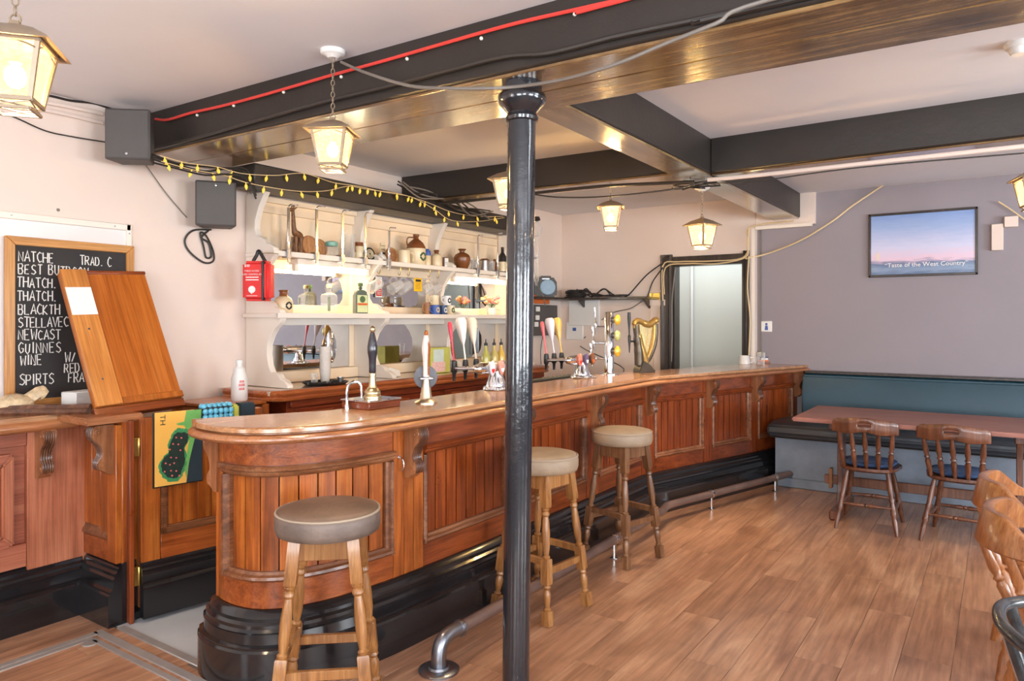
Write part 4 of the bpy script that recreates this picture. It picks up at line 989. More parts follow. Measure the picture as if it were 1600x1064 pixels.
MB().lathe([(0, -.004), (.056, -.004), (.060, 0), (.060, .003), (.052, .006), (0, .006)], 32, (-.016, 0, .13), Matrix.Rotation(PI/2, 3, 'Y')).build('clip_plate', paint('grey_clip', sr(96, 96, 102), .5), t)
MB().box(-.022, .024, -.035, .035, .118, .132).build('clip_collar', m_steel, t, bevel=.004)

def font(y, lab, seed):
    t = thing('beer_font', lab, 'beer font', (-2.52, y, ZB), 0, 'chrome T-bar beer fonts')
    turned('foot', [(0, 0), (.082, 0), (.082, .006), (.076, .02), (.062, .022), (.06, .035), (.05, .06), (.04, .10), (.036, .125)], m_chrome, t, 28)
    MB().box(-.03, .085, -.09, .09, 0, .008).build('drip_plate', m_chrome, t, bevel=.003)
    prof = [(0, 0), (.012, .01), (.024, .05), (.034, .16), (.036, .5), (.034, .84), (.024, .95), (.012, .99), (0, 1)]
    MB().along((0, -.22, .135), (0, .22, .135), prof, 20).build('crossbar', m_chrome, t)
    cols = ((sr(224, 222, 226), m_redprint), (sr(212, 150, 134), m_paper), (sr(190, 182, 200), m_blackp))
    if seed: cols = ((sr(232, 140, 120), m_redprint), (sr(98, 86, 120), m_paper), (sr(120, 76, 52), m_orange))
    for k in range(3):
        c = Vector((.044, -.10+.095*k, .135)); rY = Matrix.Rotation(PI/2, 3, 'Y')
        b = MB().lathe([(0, -.018), (.026, -.018), (.03, -.006), (.033, 0), (.033, .004), (.030, .007), (0, .008)], 20, c, Matrix.Diagonal((1, .78, 1.35)) @ rY).build('badge', paint('badge_face', cols[k][0], .3), t)
        MB().prism([(-.016, -.004), (.016, -.004), (.013, -.018), (.005, -.027), (-.005, -.027), (-.013, -.018)], lambda p, q_, w: (c.x+w, c.y+p, c.z+q_), .0075, .0095).build('badge_print', cols[k][1], b)
    hcols = ((sr(206, 62, 80), m_chrome), (sr(232, 224, 216), m_redprint), (sr(222, 206, 186), m_gold))
    if seed: hcols = ((sr(222, 98, 104), m_chrome), (sr(214, 206, 214), m_blue), (sr(224, 178, 96), m_gold))
    for k in range(3):
        b = Vector((-.22, -.13+.11*k, .125))
        m = MB().along((0, b.y, .135), b, [(.010, 0), (.009, .6), (.013, .65), (.013, 1)], 12).build('tap_arm', m_chrome, t)
        tp = MB().lathe([(0, -.075), (.009, -.075), (.011, -.03), (.018, -.022), (.02, .02), (.017, .045), (.009, .05), (0, .05)], 14, b).build('tap', m_blackp, t)
        ln = Vector((-.045-.012*k, .01+.012*k, .31 if k else .285))
        w = .85 if k == 0 else 2.1
        hd = MB().along(b+Vector((0, 0, .045)), b+ln, [(.006, 0), (.006, .35), (.009*w, .5), (.016*w, .75), (.018*w, .9), (.013*w, .98), (0, 1)], 14).build('tap_handle', paint('tap_handle_colour', hcols[k][0], .3, vary=.1), t)
        if k: MB().obox(b+ln*.72+Vector((.0085*w, 0, .01)), (.006, 0, 0), (0, .012, 0), (0, 0, .11)).build('handle_print', hcols[k][1], hd)
    return t
font(3.52, 'chrome beer font whose foot stands just before the iron column', 0)
font(4.585, 'chrome beer font past the column, next to the steel tower tap', 1)

# steel tower with three lenses
t = thing('beer_tower', 'tall chrome cylinder beer tower with three yellow lenses', 'beer tower', (-2.50, 4.99, ZB), -.5)
turned('column', [(0, 0), (.075, 0), (.075, .006), (.05, .012), (.036, .014), (.036, .475), (.03, .482), (0, .482)], m_chrome, t, 30)
m_lens = paint('yellow_lens', sr(224, 178, 52), .2, vary=.35, vs=30, coat=.5); m_lens2 = paint('lime_lens', sr(188, 192, 120), .2, vary=.35, vs=30, coat=.5)
for k, z in enumerate((.42, .30, .18)):
    m = MB()
    for j in range(3): m.along((.03, .01, z), (.062, .02, z), [(.028-.004*j, .3*j), (.028-.004*j, .3*j+.18)], 14)
    a = m.along((.03, .01, z), (.066, .02, z), [(.016, 0), (.016, 1)], 12).build('lens_mount', m_steel, t)
    MB().sphere((.078, .022, z), .031, 14, 10, (.6, .9, 1.35)).build('lens', m_lens2 if k == 1 else m_lens, t)
for k, (z, hh) in enumerate(((.37, .15), (.24, .13), (.12, .12))):
    b = Vector((-.10, -.05-.02*k, z))
    MB().along((-.03, -.01, z), b, [(.007, 0), (.007, 1)], 10).build('tap_arm', m_chrome, t)
    MB().along(b+Vector((0, 0, -.06)), b+Vector((-.01, -.01, hh)), [(.006, 0), (.009, .2), (.012, .3), (.012, .45), (.006, .5), (.007, .75), (.011, .9), (.008, 1)], 12).build('tap', m_chrome, t)

# bronze harp font
hp = thing('harp_font', 'bronze and gold harp shaped beer font on the bar', 'harp', (-2.36, 5.36, ZB), -.42)
m_hb = paint('dark_bronze', sr(92, 82, 70), .35, metal=.6, vary=.2, vs=10); m_hg = paint('antique_gold', sr(176, 142, 78), .34, metal=.5, vary=.2, vs=12)
MB().prism([(-.10, 0), (.07, 0), (.07, .012), (.045, .03), (.02, .055), (-.01, .075), (-.065, .10), (-.085, .05), (-.10, .014)], lambda a, b, w: (w, a, b), -.045, .045).build('base', m_hb, hp, bevel=.006, segs=2)
fr = lambda y, z: Vector((0, y, z))
MB().tube(catmull([fr(-.07, .06), fr(-.075, .16), fr(-.09, .27), fr(-.105, .38)], 5), [.036]*3+[.036]*4+[.032]*4+[.026]*5, 10).build('column', m_hb, hp)
MB().tube(catmull([fr(-.005, .075), fr(-.045, .18), fr(-.08, .29), fr(-.10, .385)], 5), [.032]*6+[.03]*5+[.024]*5, 10).build('soundboard', m_hg, hp)
MB().tube(catmull([fr(-.118, .355), fr(-.118, .395), fr(-.085, .415), fr(-.03, .398), (.0, .03, .382), fr(.075, .40), fr(.108, .415), fr(.118, .39)], 5), [.014]*4+[.022]*12+[.027]*12+[.03]*4+[.02]*4, 10).build('neck', m_hg, hp)
MB().tube(catmull([fr(.105, .40), fr(.11, .32), fr(.09, .22), fr(.045, .13), fr(.005, .085)], 5), [.018]*8+[.022]*8+[.024]*5, 10).build('pillar', m_hb, hp)
MB().tube(catmull([fr(.085, .39), fr(.09, .32), fr(.07, .22), fr(.03, .14), fr(.0, .09)], 5), .019, 10).build('pillar_face', m_hg, hp)
for k in range(9):
    y0 = -.07+.0185*k
    MB().tube([fr(y0, .395), fr(-.055+.0078*k+.0*k, .235-.0145*k)], .0013, 5).build('string', m_brass, hp)
MB().along(fr(-.10, .25), fr(-.17, .25), [(.008, 0), (.008, 1)], 10).along(fr(-.17, .16), fr(-.175, .48), [(.004, 0), (.008, .2), (.012, .32), (.012, .42), (.006, .45), (.008, .6), (.014, .85), (.012, 1)], 12).build('tap', m_blackp, hp)

# black glass washer tray behind the fonts
t = thing('bottle_tray', 'long black plastic tray with ribbed lid behind the far beer font', 'tray', (-2.78, 4.72, .871))
MB().box(-.15, .13, -.45, .42, 0, .12).build('body', m_blackp, t, bevel=.01)
for k in range(14): MB().box(-.15, .13, -.44+.062*k, -.44+.062*k+.02, .12, .135).build('rib', m_blackp, t, bevel=.003)
tag(MB().lathe([(0, 0), (.10, 0), (.11, .02), (.112, .09), (.105, .09), (.10, .02), (0, .015)], 24).build('ice_bucket', m_blackp, None, (-2.74, 5.15, .871)), 'black round ice bucket at the tower end of the ribbed tray', 'bucket')
tag(MB().box(-.022, .022, -.03, .03, -.045, .045).build('socket', m_white, None, (-2.54, 3.27, .93), bevel=.004), 'white electric socket box under the inner edge of the bar', 'socket')

# far end of the bar
p = at(1163, 569, z=ZB); t = thing('white_mug', 'white mug at the far end of the bar by the doorway', 'mug', (p.x, p.y, ZB))
MB().lathe([(0, 0), (.052, 0), (.055, .004), (.045, .082), (.042, .082), (.05, .008), (0, .008)], 20).build('vessel', m_whitep, t)
MB().tube(catmull([(.05, .01, .065), (.085, .02, .06), (.085, .02, .03), (.052, .01, .015)], 4), .006, 7).build('handle', m_whitep, t)
p = at(1189, 571, z=ZB); t = thing('pint_glass', 'empty straight clear glass before the stack of papers', 'glass', (p.x, p.y, ZB))
MB().lathe([(0, 0), (.03, 0), (.032, .006), (.038, .12), (.0355, .12), (.029, .01), (0, .01)], 20).build('vessel', m_glass, t)
p = at(1198, 568, z=ZB)
for k, (w, d, h, c, lab, nm) in enumerate(((.20, .14, .018, m_brownglaze, 'brown covered book lowest in the pile at the bar end', 'book'), (.19, .13, .016, m_orange, 'orange edged booklet in the pile at the bar end', 'booklet'), (.17, .12, .02, m_paper, 'white paper wad in the pile at the bar end', 'paper_pile'), (.19, .12, .012, paint('navy_cover', sr(60, 64, 100), .5), 'navy booklet topmost in the pile at the bar end', 'booklet'))):
    z = ZB+sum((.018, .016, .02, .012)[:k])
    tag(MB().box(-w/2, w/2, -d/2, d/2, 0, h-.0006).build(nm, c, None, (p.x, p.y+.06, z), .3+.12*k, bevel=.003), lab, 'book' if nm != 'paper_pile' else 'paper', 'papers and booklets at the bar end')
p = at(1187, 553, D=6.9); tag(MB().lathe([(0, 0), (.012, 0), (.018, .02), (.02, .035), (.012, .05), (0, .055)], 12).build('cork_stopper', paint('olive_stopper', sr(140, 120, 60), .5, vary=.3, vs=40), None, (p.x-.0, p.y, ZB+.0665)), 'olive green stopper lying on top of the booklets', 'stopper')
p = at(1221, 567, z=ZB); tag(MB().lathe([(0, 0), (.026, 0), (.026, .145), (.023, .145), (.023, .01), (0, .01)], 16).build('tube_holder', m_glass, None, (p.x, p.y-.02, ZB)), 'tall narrow clear tube standing last on the bar', 'tube')
# ------------------------------------------------------------------ left wall: boards, speakers, bag
XW = XL+.002
wb = thing('whiteboard', 'wide blank whiteboard with a cream frame behind the chalkboard', 'whiteboard', (XW, 1.4, 1.5))
MB().box(XW, XW+.008, .55, 2.12, 1.05, 1.955).build('panel', paint('white_melamine', sr(232, 228, 226), .12, vary=.03, coat=.5), wb, world=True)
MB().box(XW, XW+.02, .53, 2.14, 1.955, 1.99).build('top_rail', m_white, wb, world=True, bevel=.003)
MB().box(XW, XW+.02, 2.115, 2.145, 1.03, 1.99).build('side_rail', m_white, wb, world=True, bevel=.003)
for y, z in ((1.545, 1.973), (2.05, 1.973), (2.13, 1.94)): MB().along((XW+.018, y, z), (XW+.022, y, z), [(.005, 0), (.004, 1)], 8).build('screw', m_castiron, wb, world=True)
BX = XW+.03
cb = thing('chalkboard', 'pine framed chalkboard with a handwritten drinks list', 'chalkboard', (BX, 1.84, 1.02))
y0, y1, z0, z1 = 1.510, 2.145, 1.005, 1.868; fw = .043
MB().box(BX-.008, BX+.006, y0+.02, y1-.02, z0+.02, z1-.02).build('slate', m_slate, cb, world=True)
m_bfy = wood('chalkboard_pine_rail', sr(196, 130, 60), sr(218, 156, 84), sr(230, 176, 108), 'y', .45, 1, .1, .1)
for (a, b, c, d, m) in ((y0, y0+fw, z0, z1, m_boardfr), (y1-fw, y1, z0, z1, m_boardfr)):
    MB().prism([(a, c), (b, c+(fw if a == y0 else 0)), (b, d-(fw if a == y0 else 0)), (a, d)] if a == y0 else [(a, c+fw), (b, c), (b, d), (a, d-fw)], lambda p, q, w: (w, p, q), BX-.01, BX+.016).build('frame_side', m, cb, world=True, bevel=.003)
for (c, d) in ((z0, z0+fw), (z1-fw, z1)):
    MB().prism([(y0, c), (y1, c), (y1-fw, d), (y0+fw, d)] if c == z0 else [(y0+fw, c), (y1-fw, c), (y1, d), (y0, d)], lambda p, q, w: (w, p, q), BX-.01, BX+.016).build('frame_rail', m_bfy, cb, world=True, bevel=.003)
GL = {'A': ['0,0 .3,1 .6,0', '.1,.35 .5,.35'], 'B': ['0,0 0,1 .4,1 .5,.85 .4,.55 0,.52', '.4,.52 .55,.3 .4,0 0,0'], 'C': ['.55,.85 .3,1 .05,.7 .05,.3 .3,0 .55,.12'], 'D': ['0,0 0,1 .35,.95 .55,.6 .5,.2 .3,0 0,0'], 'E': ['.5,1 0,1 0,0 .5,0', '0,.5 .4,.52'], 'F': ['.5,1 0,1 0,0', '0,.5 .4,.52'],
      'G': ['.55,.85 .3,1 .05,.7 .05,.3 .3,0 .55,.15 .55,.45 .35,.45'], 'H': ['0,0 0,1', '.55,0 .55,1', '0,.5 .55,.52'], 'I': ['.1,0 .1,1'], 'K': ['0,0 0,1', '.5,1 0,.45 .55,0'], 'L': ['0,1 0,0 .5,0'], 'M': ['0,0 .1,1 .35,.35 .6,1 .7,0'], 'N': ['0,0 0,1 .55,0 .55,1'], 'O': ['.3,1 .05,.7 .05,.3 .3,0 .55,.3 .55,.7 .3,1'],
      'P': ['0,0 0,1 .45,.95 .5,.7 .4,.48 0,.46'], 'R': ['0,0 0,1 .45,.95 .5,.72 .4,.5 0,.48', '.2,.48 .55,0'], 'S': ['.55,.88 .3,1 .05,.8 .15,.58 .45,.42 .55,.2 .3,0 0,.12'], 'T': ['0,1 .6,1', '.3,1 .3,0'], 'U': ['0,1 .02,.25 .25,0 .5,.2 .55,1'], 'V': ['0,1 .3,0 .6,1'], 'W': ['0,1 .15,0 .35,.7 .55,0 .7,1'], '.': ['.1,0 .14,.06'], '/': ['0,0 .45,1'], '"': ['.1,.8 .1,1', '.3,.8 .3,1']}
def chalk(txt, y, z, h, w=.72, x=BX+.0065, track=.85):
    m = MB(); cx = y
    for ch in txt:
        if ch == ' ': cx += h*.45; continue
        k = random.uniform(.92, 1.06); ty = random.uniform(-.04, .04)*h
        for st in GL[ch]:
            pts = []
            for pr in st.split():
                a, b = map(float, pr.split(','))
                pts.append(Vector((x, cx+a*h*w*k+random.uniform(-.02, .02)*h, z+ty+b*h*k+random.uniform(-.025, .025)*h)))
            m.tube(pts, .0031, 5)
        cx += h*(w*.62+.2)*track*(1.15 if ch in 'MW' else (.55 if ch in 'I.' else 1))
    m.build('chalk_line', m_chalk, cb, world=True)
LZ = lambda py, px=45: at(px, py, x=BX).z
def LY(px): return at(px, 500, x=BX).y
ch = .051
chalk('NATCHE', LY(28), LZ(409), ch); chalk('TRAD. C', LY(124), LZ(414, 130), ch*.95)
chalk('BEST BUTDCOM', LY(28), LZ(428), ch*.95, track=.92)
chalk('THATCH.', LY(26), LZ(449), ch); chalk('THATCH.', LY(26), LZ(470), ch)
chalk('BLACKTH', LY(28), LZ(491), ch); chalk('STELLAVEC', LY(28), LZ(511), ch, track=.8)
chalk('NEWCAST', LY(28), LZ(531), ch); chalk('GUINNES', LY(28), LZ(552), ch, track=.95)
chalk('WINE', LY(31), LZ(570), ch); chalk('W/', LY(101), LZ(566, 100), ch)
chalk('RED', LY(100), LZ(582, 100), ch*.95); chalk('SPIRTS', LY(30), LZ(601), ch*1.05); chalk('FRA', LY(106), LZ(598, 100), ch)
chalk('"', LY(52), LZ(578), ch*.6)

def speaker(lab, loc, rotz, cable, tilt=0):
    t = thing('loudspeaker', lab, 'speaker', loc, rotz)
    MB().prism([(-.115, .0), (.115, .0), (.085, -.15), (-.085, -.15)], lambda a, b, z: (a, -b-.15, z), -.135, .135).build('cabinet', m_speaker, t, bevel=.006)
    MB().box(-.108, .108, -.156, -.149, -.128, .128).build('grille', m_speaker, t, bevel=.004)
    MB().lathe([(0, 0), (.008, 0), (.007, .004), (0, .005)], 10, (-.0, -.156, cable), Matrix.Rotation(PI/2, 3, 'X')).build('badge', m_chrome, t)
    MB().box(-.03, .03, -.002, .02, -.05, .05).build('bracket', m_castiron, t)
    return t
p1 = at(192, 213, D=3.86); p2 = at(303, 323, D=4.42)
speaker('charcoal loudspeaker fixed at the wall end of the big beam', (p1.x-.03, p1.y+.1, p1.z), YAW+.12, -.105)
speaker('charcoal loudspeaker on the cream wall above a loop of black cable', (XL+.09, p2.y+.09, p2.z), .95, .11)
def cable(name, lab, pts, r, mat, seg=6, n=6, smooth=True, cat='cable', parent=None):
    pts = [Vector(p) for p in pts]
    o = MB().tube(catmull(pts, n) if smooth else pts, r, seg).build(name, mat, parent)
    return tag(o, lab, cat)
W_ = lambda px, py, off=.012: at(px, py, x=XL+off)
lp = [W_(*p) for p in ((330, 359), (302, 360), (289, 375), (296, 393), (318, 410), (333, 408), (333, 392), (322, 368), (313, 364), (318, 385), (322, 402), (330, 400), (326, 380), (315, 371), (326, 360))]
cable('speaker_cable', 'black cable coiled in a loop beneath the wall loudspeaker', lp, .006, m_cable_k)
cable('thin_wire', 'thin grey wire running down the wall to the second loudspeaker', [W_(228, 258), W_(240, 275), W_(262, 305), W_(292, 340)], .003, m_cable_g)
cable('thin_wire', 'thin dark wire sagging along the wall to the beam loudspeaker', [W_(-40, 160), W_(20, 182), W_(70, 204), W_(110, 213), W_(165, 222, .06)], .004, m_cable_k)
cable('ceiling_cable', 'black cable stapled along the top of the wall towards the beam', [W_(-60, 140), W_(60, 147), W_(110, 157), W_(150, 162), W_(186, 176)], .007, m_cable_k)
for k, (a, b) in enumerate(((158, 178), (170, 192))): cable('white_conduit', ['upper white painted pipe along the top of the cream wall', 'lower white painted pipe along the top of the cream wall'][k], [W_(-60, a-14), W_(60, a), W_(160, b)], .012, m_cream, 8, cat='pipe')
tag(MB().lathe([(0, 0), (.009, 0), (.008, .003), (0, .003)], 12, (0, 0, 0), Matrix.Rotation(PI/2, 3, 'Y')).build('wall_plug', m_cable_g, None, tuple(W_(91, 328, 0))), 'small grey filled screw hole above the whiteboard', 'wall mark')

# red kit bag hanging on the first upright
bp = Vector((-3.79, 2.80, 1.72)); pz = at(399, 437, D=4.40)
bag = thing('kit_bag', 'red nylon emergency kit bag with a black strap hung on the shelving', 'bag', tuple(pz), -1.02)
bw, bh, bd = .088, .130, .10
MB().box(-bd, .0, -bw, bw, -bh, bh*.9).build('body', m_red, bag, bevel=.022, segs=3)
MB().box(-bd*.9, .004, bw*.42, bw*.62, -bh*.98, bh*.88).build('zip_strip', m_blackp, bag, bevel=.004)
MB().tube(catmull([(-.04, -bw*.35, bh*.9), (-.04, -bw*.1, bh*1.18), (-.04, .0, bh*1.36), (-.04, bw*.12, bh*1.34), (-.04, bw*.38, bh*1.05), (-.04, bw*.55, bh*.85)], 5), .011, 8).build('strap', m_blackp, bag)
MB().tube(catmull([(-.14, .09, bh*1.32), (-.06, .05, bh*1.30), (-.03, .03, bh*1.28), (-.022, .03, bh*1.36)], 4), .004, 6).build('hook', m_steel, bag)
for z, s, tx in ((.062, .023, 'PUBLIC ACCESS'), (.035, .023, 'BLEED CONTROL KIT')):
    text_mb(tx, s*.62, lambda u, v, w: (.0012, -.022+u*.92, z*.8+v)).build('lettering', m_paper, bag)
for z in (.012, -.004): MB().box(0, .0012, -.06, .02, z, z+.006).build('print_line', m_paper, bag)
MB().box(0, .0012, -.055, .012, -.100, -.097).box(0, .0012, -.066, -.060, .078, .094).box(0, .0012, -.056, -.034, .088, .092).box(0, .0012, -.056, -.036, .080, .084).build('print_line', m_paper, bag)
MB().lathe([(0, 0), (.022, 0), (.022, .0012), (0, .0012)], 20, (0, -.022, -.06), Matrix.Rotation(PI/2, 3, 'Y')).prism([(-.010, -.079), (.0, -.089), (.004, -.078)], lambda a, b, w: (w, a-.022, b), 0, .0012).build('emblem', m_paper, bag)
# clear bag at the frame's edge on the side counter
o = MB().sphere((0, 0, .045), .06, 12, 9, (1.1, 1.5, .75)); o.tube([(0, .06, .06), (.01, .10, .09), (.0, .12, .085)], [.03, .022, .035], 9)
for i, v in enumerate(o.v):
    r = random.Random(i); o.v[i] = tuple(c*(1+r.uniform(-.09, .09)) for c in v)
tag(o.build('wrapped_bundle', paint('beige_wrap', sr(214, 188, 150), .35, vary=.4, vs=30), None, (-3.93, 1.50, 1.0)), 'crumpled clear and beige wrapped bundle on the side counter', 'bundle')

# ------------------------------------------------------------------ stools
def tleg(m, p0, p1, hw):
    """turned leg from the seat (p0) to the foot (p1) with square blocks"""
    p0, p1 = Vector(p0), Vector(p1); d = p1-p0; f = lambda t: p0+d*t
    for a, b in ((0, .22), (.56, .73), (.90, 1.0)):
        m.along(f(a), f(b), [(hw*1.25, 0), (hw*1.41, .04), (hw*1.41, .96), (hw*1.25, 1)], 4, PI/4)
    m.along(f(.22), f(.56), [(hw*.7, 0), (hw*1.0, .03), (hw*.7, .07), (hw*.95, .10), (hw*1.0, .14), (hw*.68, .18), (hw*.8, .25), (hw*1.0, .5), (hw*.92, .75), (hw*.62, .93), (hw*.95, .96), (hw*.8, 1)], 12)
    m.along(f(.73), f(.90), [(hw*.8, 0), (hw*1.0, .1), (hw*.66, .2), (hw*.95, .35), (hw*.9, .55), (hw*.6, .85), (hw*.95, .93), (hw*.8, 1)], 12)
    return m
def stool(lab, x, y, rot, wood_m, leather, leather2, h=.78, group='tall turned bar stools'):
    t = thing('bar_stool', lab, 'bar stool', (x, y, 0), rot, group)
    MB().lathe([(0, h-.085), (.165, h-.085), (.18, h-.08), (.186, h-.06), (.186, h-.03), (.182, h-.014), (.178, h-.010)], 40).build('seat_band', leather, t, angle=60)
    MB().lathe([(.178, h-.012), (.174, h-.004), (.15, h+.003), (.08, h+.008), (0, h+.010)], 40).build('seat_pad', leather2, t, angle=60)
    MB().tube([(.181*math.cos(a*PI/20), .181*math.sin(a*PI/20), h-.010) for a in range(40)], .0048, 6, True).build('piping', m_piping, t)
    a, b = .098, .165
    for sx in (-1, 1):
        for sy in (-1, 1):
            tleg(MB(), (sx*a, sy*a, h-.085), (sx*b, sy*b, 0), .0205).build('leg', wood_m, t, angle=35)
    zz = h-.085; at_z = lambda z: a+(b-a)*(1-z/zz)
    for k in range(4):
        r = Matrix.Rotation(k*PI/2, 3, 'Z')
        q = at_z(h-.13); m = MB()
        m.obox(r @ Vector((q, 0, h-.122)), r @ Vector((.018, 0, 0)), r @ Vector((0, 2*q-.03, 0)), (0, 0, .07)); m.build('apron', wood_m, t, bevel=.002)
        z = .245 if k % 2 else .29
        q = at_z(z); m = MB()
        m.obox(r @ Vector((q, 0, z)), r @ Vector((.02, 0, 0)), r @ Vector((0, 2*q-.03, 0)), (0, 0, .034)); m.build('stretcher', wood_m, t, bevel=.003)
    return t
def cw(X, D): return (X*CS-D*SN, X*SN+D*CS)
stool('bar stool with worn dark brown seat standing before the rounded bar end', *cw(-.66, 2.575), YAW+.12, m_stool, m_seat1, m_seat1t)
stool('bar stool with tan seat standing half behind the iron column', *cw(.150, 3.625), YAW+.86, m_stool, m_seat2, m_seat2)
stool('bar stool with tan seat and darker legs, farthest along the bar', *cw(.675, 4.40), YAW+.74, m_stool_d, m_seat2, m_seat2)

# ------------------------------------------------------------------ bench, table, chairs
bn = thing('wall_bench', 'long built-in bench with black seat, teal back and blue grey base', 'bench', (1.3, 6.75, 0))
MB().prism([(-1.64, 6.5), (3.3, 6.5), (3.3, YG-.002), (-1.48, YG-.002)], lambda a, b, z: (a, b, z), 0, .43).build('base', m_bluegrey, bn, world=True)
MB().box(-1.62, 3.3, 6.478, 6.5, 0, .085).build('skirting', m_bluegrey, bn, world=True, bevel=.006)
m = MB(); pf = [(6.44, .435), (6.415, .46), (6.41, .50), (6.43, .535), (6.48, .553), (6.62, .558), (7.0, .55), (7.06, .53), (7.06, .435)]
m.prism(pf, lambda a, b, x: (x, a, b), -1.69, 3.3); m.build('seat_cushion', m_blackvinyl, bn, world=True, bevel=.02, segs=3)
m = MB(); m.prism([(6.90, .55), (6.86, .60), (6.865, .80), (6.90, .945), (6.94, .962), (YG-.004, .962), (YG-.004, .55)], lambda a, b, x: (x, a, b), -1.50, 3.3); m.build('back_cushion', m_teal, bn, world=True, bevel=.012, segs=2)
MB().box(-1.49, 3.3, 6.93, YG-.004, .963, .985).build('top_rail', m_casing, bn, world=True, bevel=.004)
MB().tube([(-1.66, 6.425, .437), (3.3, 6.425, .437)], .007, 6).build('piping', m_blackp, bn, world=True)

tb = thing('trestle_table', 'long pub table with a reddish wooden top before the bench', 'table', (-.4, 5.9, 0))
MB().box(-1.26, .42, 5.45, 6.33, .715, .745).build('table_top', m_tabletop, tb, world=True, bevel=.008, segs=2)
for x in (-1.0, .10):
    MB().box(x-.035, x+.035, 5.58, 6.22, 0, .07).build('foot', m_chair, tb, world=True, bevel=.012)
    up = [(5.78, .07), (6.02, .07), (6.0, .15), (5.97, .25), (5.99, .40), (5.97, .52), (6.0, .66), (5.80, .66), (5.83, .52), (5.81, .40), (5.83, .25), (5.80, .15)]
    MB().prism(up, lambda a, b, w: (w, a, b), x-.018, x+.018).build('trestle', m_chair, tb, world=True, bevel=.004)
    MB().box(x-.03, x+.03, 5.56, 6.24, .66, .715).build('bearer', m_chair, tb, world=True, bevel=.006)
MB().box(-1.12, .22, 5.885, 5.915, .20, .27).build('stretcher', m_chair, tb, world=True, bevel=.004)
for x in (-1.075, .175): MB().box(x-.012, x+.012, 5.87, 5.93, .17, .32).build('wedge', m_stool, tb, world=True, bevel=.003)

def cleg(m, p0, p1, r):
    return m.along(p0, p1, [(r*.72, 0), (r*.8, .1), (r*1.0, .25), (r*.78, .40), (r*1.05, .44), (r*.8, .48), (r*1.05, .62), (r*1.2, .66), (r*.82, .70), (r*1.0, .78), (r*.62, 1)], 12)
def spindle(m, p0, p1, r):
    return m.along(p0, p1, [(r*.8, 0), (r*1.1, .2), (r*1.25, .38), (r*.8, .44), (r*1.3, .48), (r*.8, .52), (r*1.2, .62), (r*.95, .85), (r*.75, 1)], 10)
def seat_mb(w, d, z, th=.036, dish=.012, front=1.0):
    """saddle seat: rounded plan with a dished top"""
    n, rings = 36, 6; vs, fs = [], []
    def rad(a):
        c, s = math.cos(a), math.sin(a); e = 2.8
        k = (abs(c)**e+abs(s)**e)**(-1/e)
        return Vector((c*k*w/2*(front if s > 0 else .94), s*k*d/2, 0))
    for i in range(rings+1):
        f = i/rings
        for k in range(n):
            p = rad(2*PI*k/n)*f; zz = z-dish*(1-f**3) if f < .9 else z-(.004 if f == 1 else 0)
            vs.append((p.x, p.y, zz))
    for k in range(n): p = rad(2*PI*k/n)*1.0; vs.append((p.x, p.y, z-th*.6))
    for k in range(n): p = rad(2*PI*k/n)*.88; vs.append((p.x, p.y, z-th))
    R = rings+3
    for i in range(R-1):
        for k in range(n): fs.append((i*n+k, i*n+(k+1) % n, (i+1)*n+(k+1) % n, (i+1)*n+k))
    fs.append(tuple((R-1)*n+k for k in range(n)))
    return MB().add(vs, fs)
